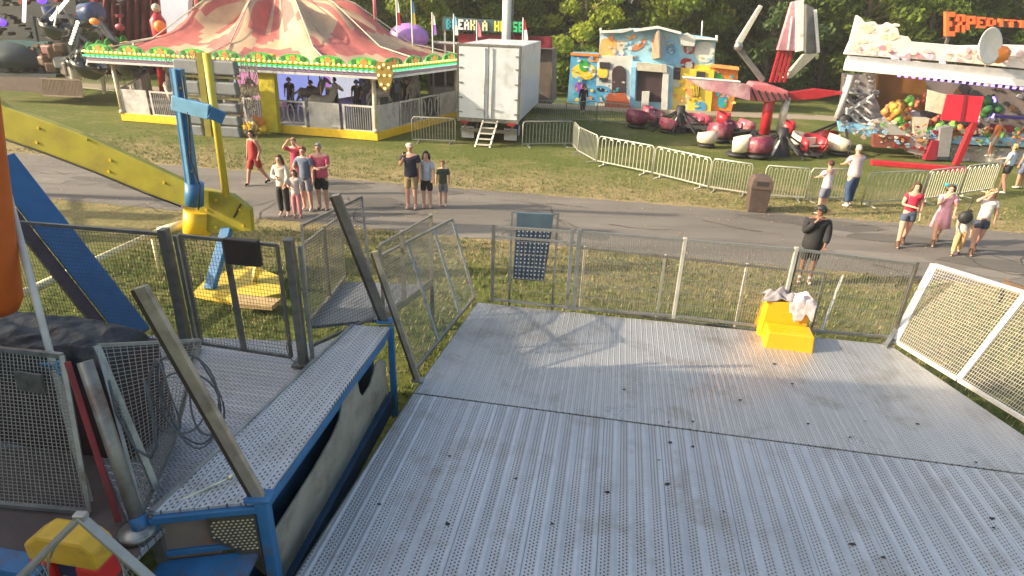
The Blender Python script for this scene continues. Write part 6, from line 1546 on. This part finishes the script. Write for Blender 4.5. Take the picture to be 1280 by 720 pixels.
    k.build('eyes', M_eye, root)
    k = MB(True); k.box(hd + Vector((0, fr * .98, -.05 * s)), (.045 * s, .01 * s, .012 * s)); k.build('mouth', M_lip, root)
    def shell(name, chain, m, q=1.0, add=.014, extra_v=None, lv=1):
        pts = []; r_ = []; e_ = []; ix = {}
        for c in chain:
            prev = None
            for n in c:
                if isinstance(n, tuple): key = n; a, b_, t = n; p = V[a].lerp(V[b_], t); ra, rb = rr(a, q, add), rr(b_, q, add); r1 = tuple(x + (y - x) * t for x, y in zip(ra, rb))
                else: key = n; p = V[n]; r1 = rr(n, q, add)
                if key not in ix: ix[key] = len(pts); pts.append(p); r_.append(r1)
                if prev is not None: e_.append((prev, ix[key]))
                prev = ix[key]
        return skinmesh(name, pts, e_, r_, m, root, lv)
    # top
    if top is not None:
        ch = [['hem', 'pelvis', 'waist', 'chest', 'collar', ('collar', 'neck', .3)]] if blen != 'tiny' else [['pelvis', 'waist', 'chest', 'collar', ('collar', 'neck', .3)]]
        for k_ in 'lr':
            if sleeve <= 0: ch.append(['collar', ('collar', 'sh' + k_, .7)])
            elif sleeve <= 1: ch.append(['collar', 'sh' + k_, ('sh' + k_, 'el' + k_, sleeve)])
            else: ch.append(['collar', 'sh' + k_, 'el' + k_, ('el' + k_, 'wr' + k_, .92)])
        shell('shirt' if blen != 'dress' else 'bodice', ch, top, 1, .018 * thick)
    if bottom is not None:
        if blen in ('shorts', 'long', 'tiny'):
            ch = [['pelvis', 'waist']]
            for k_ in 'lr': ch.append(['pelvis', 'hip' + k_] + ([('hip' + k_, 'knee' + k_, .5), ('hip' + k_, 'knee' + k_, .98)] if blen == 'shorts' else [('hip' + k_, 'knee' + k_, .3), ('hip' + k_, 'knee' + k_, .55)] if blen == 'tiny' else ['knee' + k_, ('knee' + k_, 'ankle' + k_, .9)]))
            shell('shorts' if blen != 'long' else 'trousers', ch, bottom, 1.0, .024 if blen != 'tiny' else .018)
        else:
            k = MB(True); z0, z1 = (1.02, .56) if blen == 'skirt' else (1.14, .52)
            n = 24; rings = []
            for z_, r_, amp in ((z0, .13 * w, 0), (z0 - .12, .165 * w, .004), ((z0 + z1) / 2, .21, .012), (z1, .25, .022)):
                rings.append([k.b.verts.new(((r_ + amp * math.sin(7 * a) * 1) * math.cos(a) * s, (r_ * .82 + amp * math.sin(7 * a)) * math.sin(a) * s + lean * max(0, z_ - .9) * s, z_ * s)) for a in [i * 2 * math.pi / n for i in range(n)]])
            k.sm = True
            for A, B in zip(rings, rings[1:]):
                for i in range(n): k._f([A[i], A[(i + 1) % n], B[(i + 1) % n], B[i]])
            o = k.build('skirt', bottom, root); t_ = o.modifiers.new('t', 'SOLIDIFY'); t_.thickness = .008
    # hair, cap
    if hair:
        k = MB(True); T = Matrix.Translation(hd + Vector((0, -.014 * s, .035 * s)))
        n = 16; prof = []
        ring_ = []
        for i in range(8):
            a = i / 7 * 2.0; row = []
            for j in range(n):
                t = j * 2 * math.pi / n; fx, fy = math.cos(t), math.sin(t)
                lim = 2.0 - (1.05 if fy > .25 else .0)      # open at the face
                aa = min(a, lim) ; r_ = .102 * s
                row.append(k.b.verts.new(T @ Vector((r_ * .88 * math.sin(aa) * fx, r_ * 1.08 * math.sin(aa) * fy, r_ * 1.02 * math.cos(aa)))))
            ring_.append(row)
        k.sm = True
        for A, B in zip(ring_, ring_[1:]):
            for i in range(n): k._f([A[i], A[(i + 1) % n], B[(i + 1) % n], B[i]])
        if hairlen > 0:
            for q in (-1, -.5, 0, .5, 1):
                a0 = hd + Vector((q * .07 * s, -.05 * s * (1 - abs(q) * .5), .04 * s)); k.path([a0, a0 + Vector((q * .02 * s, -.03 * s, -hairlen * .45 * s)), a0 + Vector((q * .035 * s, -.01 * s, -hairlen * s))], [.045 * s, .048 * s, .018 * s], 7)
        k.build('hair', HAIR[hair], root)
    if cap:
        k = MB(True); T = Matrix.Translation(hd + Vector((0, -.005 * s, .052 * s)))
        k.lathe(None, [(.104 * s, 0), (.102 * s, .03 * s), (.075 * s, .065 * s), (0, .08 * s)], 16, M=T)
        k.prism([T @ Vector((-.07 * s, .07 * s, .0)), T @ Vector((.07 * s, .07 * s, .0)), T @ Vector((.05 * s, .17 * s, -.015 * s)), T @ Vector((-.05 * s, .17 * s, -.015 * s))], (0, 0, .012 * s)); k.build('cap', cap, root)
    # footwear
    for k_ in 'lr':
        an, to = V['ankle' + k_], V['toe' + k_]; ft_ = (to - an); ft_.z = 0
        heel = an - ft_ * .25; heel.z = to.z; top_ = an.lerp(V['knee' + k_], .42 if boots else .06)
        mm = shoes if shoes is not None else M_white
        skinmesh('boot' if boots else 'shoe', [an, heel + Vector((0, 0, .01)), to, top_], [(0, 1), (0, 2), (0, 3)], [(.052 * s,) * 2, (.044 * s,) * 2, (.042 * s,) * 2, ((.056 if boots else .046) * s,) * 2], mm, root, 1)
        if socks is not None: skinmesh('sock', [an, an.lerp(V['knee' + k_], .55)], [(0, 1)], [(.046 * s,) * 2, (.055 * s,) * 2], socks, root, 1)
    if phone:
        p = V['palmr'] + Vector((0, .02, .02)) * s; k = MB(True); k.box(p, (.075 * s, .012, .15 * s)); tag_ = k.build('phone', M_black, None); tag(tag_, phone, 'phone')
        tag_.matrix_world = Matrix.Translation(g) @ Matrix.Rotation(R(face), 4, 'Z')
        tag_.location = g; tag_.rotation_euler = (0, 0, R(face))
    if extra: extra(root, V, s)
    return root

GL, GM, GR = 'group of people watching at the left on the path', 'three people watching beside the walkway shadow', 'people walking at the right end of the path'
person(322, 231, 1.72, 150, 'person in a red sleeveless outfit walking alone toward the group at left', ('swing', 'down'), .9, 0, 'tan', 'dark', .1, cm((.40, .035, .03), 'brick_red'), 0, cm((.34, .03, .03), 'brick_red2'), 'shorts', M_black)
def lhair(root, V, s): pass
person(357, 270, 1.68, 172, 'person with long brown hair, cream top and black trousers in the watching group', ('fore', 'fold'), 0, 0, 'fair', 'brown', .32, cm((.62, .55, .46), 'cream'), 2, cm((.02, .02, .022), 'black'), 'long', M_white, group=GL, female=True)
person(373, 272, 1.32, 178, 'small child in white top and pink leggings standing in front of the watching group', ('down', 'fold'), 0, 0, 'fair', 'brown', .18, cm((.62, .50, .48), 'blush'), .9, cm((.55, .22, .24), 'pink_leggings'), 'long', cm((.30, .08, .08), 'red_shoe'), group=GL)
person(386, 263, 1.80, 168, 'person in a slate blue shirt and grey shorts with ginger hair in the watching group', ('down', 'hip'), 0, 0, 'fair', 'red', 0, cm((.12, .15, .22), 'slate'), .7, cm((.20, .21, .25), 'grey_blue'), 'shorts', M_white, group=GL)
person(374, 243, 1.72, 172, 'person in a crimson top behind the group, raising a hand to the face', ('brow', 'high'), 0, 0, 'fair', 'blond', 0, cm((.50, .05, .10), 'crimson'), .8, cm((.30, .05, .08), 'crimson2'), 'shorts', M_white, group=GL)
person(405, 262, 1.88, 174, 'large person in a pink polo shirt and black shorts at the right of the group', ('fold', 'fold'), 0, 0, 'fair', 'grey', 0, cm((.58, .10, .16), 'rose_polo'), .8, cm((.02, .02, .022), 'black'), 'shorts', M_black, build=1.25, group=GL)
person(515, 261, 1.90, 176, 'person in a navy shirt and khaki shorts holding a phone up to the face', ('down', 'phone'), 0, 0, 'fair', None, 0, cm((.02, .025, .045), 'navy'), .7, cm((.34, .25, .13), 'khaki'), 'shorts', mat('pale_shoe', (.6, .5, .45), .6, 0, .1, 9), cap=mat('sand_cap', (.50, .42, .33), .8, 0, .1, 8), build=1.12, group=GM, phone='black phone held up by the person in khaki shorts')
person(534, 260, 1.66, 182, 'person in a pale blue shirt and black shorts beside the person in khaki shorts', ('fore', 'down'), 0, 0, 'fair', 'dark', .22, cm((.42, .45, .52), 'pale_blue'), .8, cm((.02, .02, .022), 'black'), 'shorts', cm((.45, .35, .32), 'beige_shoe'), group=GM, female=True)
person(554, 258, 1.36, 180, 'child in a dark green shirt and grey shorts at the right of the three', ('down', 'down'), 0, 0, 'fair', 'red', 0, cm((.05, .07, .045), 'dark_green'), .8, cm((.20, .20, .20), 'grey'), 'shorts', M_white, group=GM)
person(728, 141, 1.62, 180, 'far person in black standing before the painted funhouse', ('fore', 'down'), .3, 0, 'fair', 'dark', .15, cm((.02, .02, .022), 'black'), 2, cm((.02, .02, .022), 'black'), 'long', M_white)
person(1004, 354, 1.80, 162, 'person in a black jacket, cap and white socks standing behind the deck fence', ('fore', 'chin'), 0, 0, 'brown', 'dark', .08, cm((.018, .018, .02), 'black_jacket'), 2, cm((.022, .022, .024), 'black_shorts'), 'shorts', M_white, socks=M_white, cap=M_black, build=1.2, thick=2.2)
person(1025, 268, 1.62, 20, 'person in a white shirt with pink sleeve and cap right behind the black jacket', ('reach', 'reach'), 0, .05, 'fair', 'dark', 0, cm((.66, .55, .56), 'white_pink'), .7, cm((.14, .15, .2), 'greyblue'), 'shorts', M_white, cap=cm((.10, .02, .03), 'wine_cap'))
person(1058, 258, 1.92, 15, 'large person in a pale grey shirt and blue jeans at the barrier', ('reach', 'reach'), .1, .12, 'fair', 'grey', 0, cm((.52, .42, .42), 'pale_rose_grey'), .8, cm((.03, .06, .13), 'jeans'), 'long', M_white, build=1.2)
person(1124, 308, 1.72, 165, 'person in a red top, denim shorts and brown boots walking along the path', ('down', 'fold'), .5, 0, 'fair', 'brown', .28, cm((.52, .02, .06), 'red_top'), .5, cm((.06, .08, .13), 'denim'), 'tiny', cm((.10, .05, .03), 'brown_boot'), True, group=GR, female=True)
def bow(root, V, s):
    k = MB(True); c_ = V['crown'] + Vector((.02, -.10, .0)); k.ball(c_ + Vector((-.07, 0, 0)), .07, 8, (1, .5, .7)); k.ball(c_ + Vector((.07, 0, 0)), .07, 8, (1, .5, .7)); k.build('hair_bow', M_teal, root)
person(1167, 305, 1.62, 160, 'person in a pink dress with a teal hair bow and brown boots', ('fore', 'chin'), .9, 0, 'fair', 'brown', .12, cm((.68, .34, .42), 'pink_dress'), .6, cm((.68, .34, .42), 'pink_dress'), 'dress', cm((.10, .05, .03), 'brown_boot'), True, group=GR, female=True, extra=bow)
person(1193, 319, 1.22, 150, 'child in a grey shirt and yellow trousers beside the person in denim shorts', ('down', 'fore'), .5, .1, 'fair', 'dark', 0, cm((.40, .38, .36), 'warm_grey'), .8, cm((.62, .38, .16), 'ochre'), 'long', cm((.10, .05, .03), 'brown_boot'), group=GR)
def bag(root, V, s): pass
p17 = person(1214, 317, 1.70, 165, 'person in a white shirt and dark shorts shading the eyes with a hand', ('down', 'brow'), .6, 0, 'fair', 'blond', .15, cm((.66, .60, .56), 'white_tee'), .6, cm((.05, .06, .09), 'dark_denim'), 'tiny', cm((.10, .05, .03), 'brown_boot'), True, group=GR, female=True)
k = MB(); b_ = W(1203, 270, 1.05); k.ball(b_ + Vector((0, -.12, 0)), .17, 12, (1, .7, 1)); k.path([b_ + Vector((0, -.1, .1)), b_ + Vector((.12, -.02, .42)), b_ + Vector((.2, .1, .35))], .012, 6); tag(k.build('shoulder_bag', M_black), 'round black bag worn by the person shading the eyes', 'bag')
person(1249, 241, 1.72, 30, 'person in a light blue shirt and black shorts before the rockwork ride', ('hip', 'reach'), .3, 0, 'fair', 'blond', .1, cm((.45, .55, .66), 'light_blue_tee'), .8, cm((.02, .02, .022), 'black'), 'tiny', M_white, female=True)
person(1272, 236, 1.70, 10, 'person in a mid blue shirt at the right edge beside the light blue shirt', ('down', 'down'), 0, 0, 'tan', 'dark', .1, cm((.14, .28, .48), 'mid_blue_tee'), .8, cm((.10, .12, .2), 'navy_shorts'), 'shorts', M_white)
person(1236, 196, 1.60, 30, 'person in an orange shirt standing on the edge of the rockwork ride', ('down', 'fore'), 0, 0, 'tan', 'dark', 0, cm((.70, .20, .04), 'orange_tee'), .8, cm((.45, .38, .32), 'sand'), 'shorts', M_white, z=.35)
person(196, 92, 1.62, 160, 'person in a red shirt half hidden behind the carousel end', ('down', 'down'), 0, 0, 'tan', 'dark', 0, cm((.45, .02, .03), 'red_tee'), .8, cm((.12, .06, .05), 'dark_brown'), 'shorts', M_black)

for (px, py, h, tp, bt, nm_) in ((365, 141, 1.7, (.03, .03, .035), (.05, .06, .10), 'person in black on the carousel floor next to the yellow pillar'), (392, 144, 1.65, (.10, .05, .04), (.03, .03, .03), 'person in a brown top on the carousel floor'), (421, 141, 1.72, (.62, .58, .52), (.05, .05, .06), 'person in a white top on the carousel floor'),
                                 (448, 146, 1.75, (.035, .04, .06), (.03, .03, .04), 'person in navy on the carousel floor nearest the corner post'), (508, 139, 1.7, (.05, .05, .05), (.04, .04, .05), 'dark clothed person on the carousel floor right of the corner post')):
    person(px, py, h, rnd.uniform(120, 240), nm_, ('fore', 'down'), .2, 0, 'tan', 'dark', .1, mat('cloth_c' + str(px), tp, .85), .8, mat('cloth_d' + str(px), bt, .85), 'long', M_black, z=.34, group='people on the carousel floor')
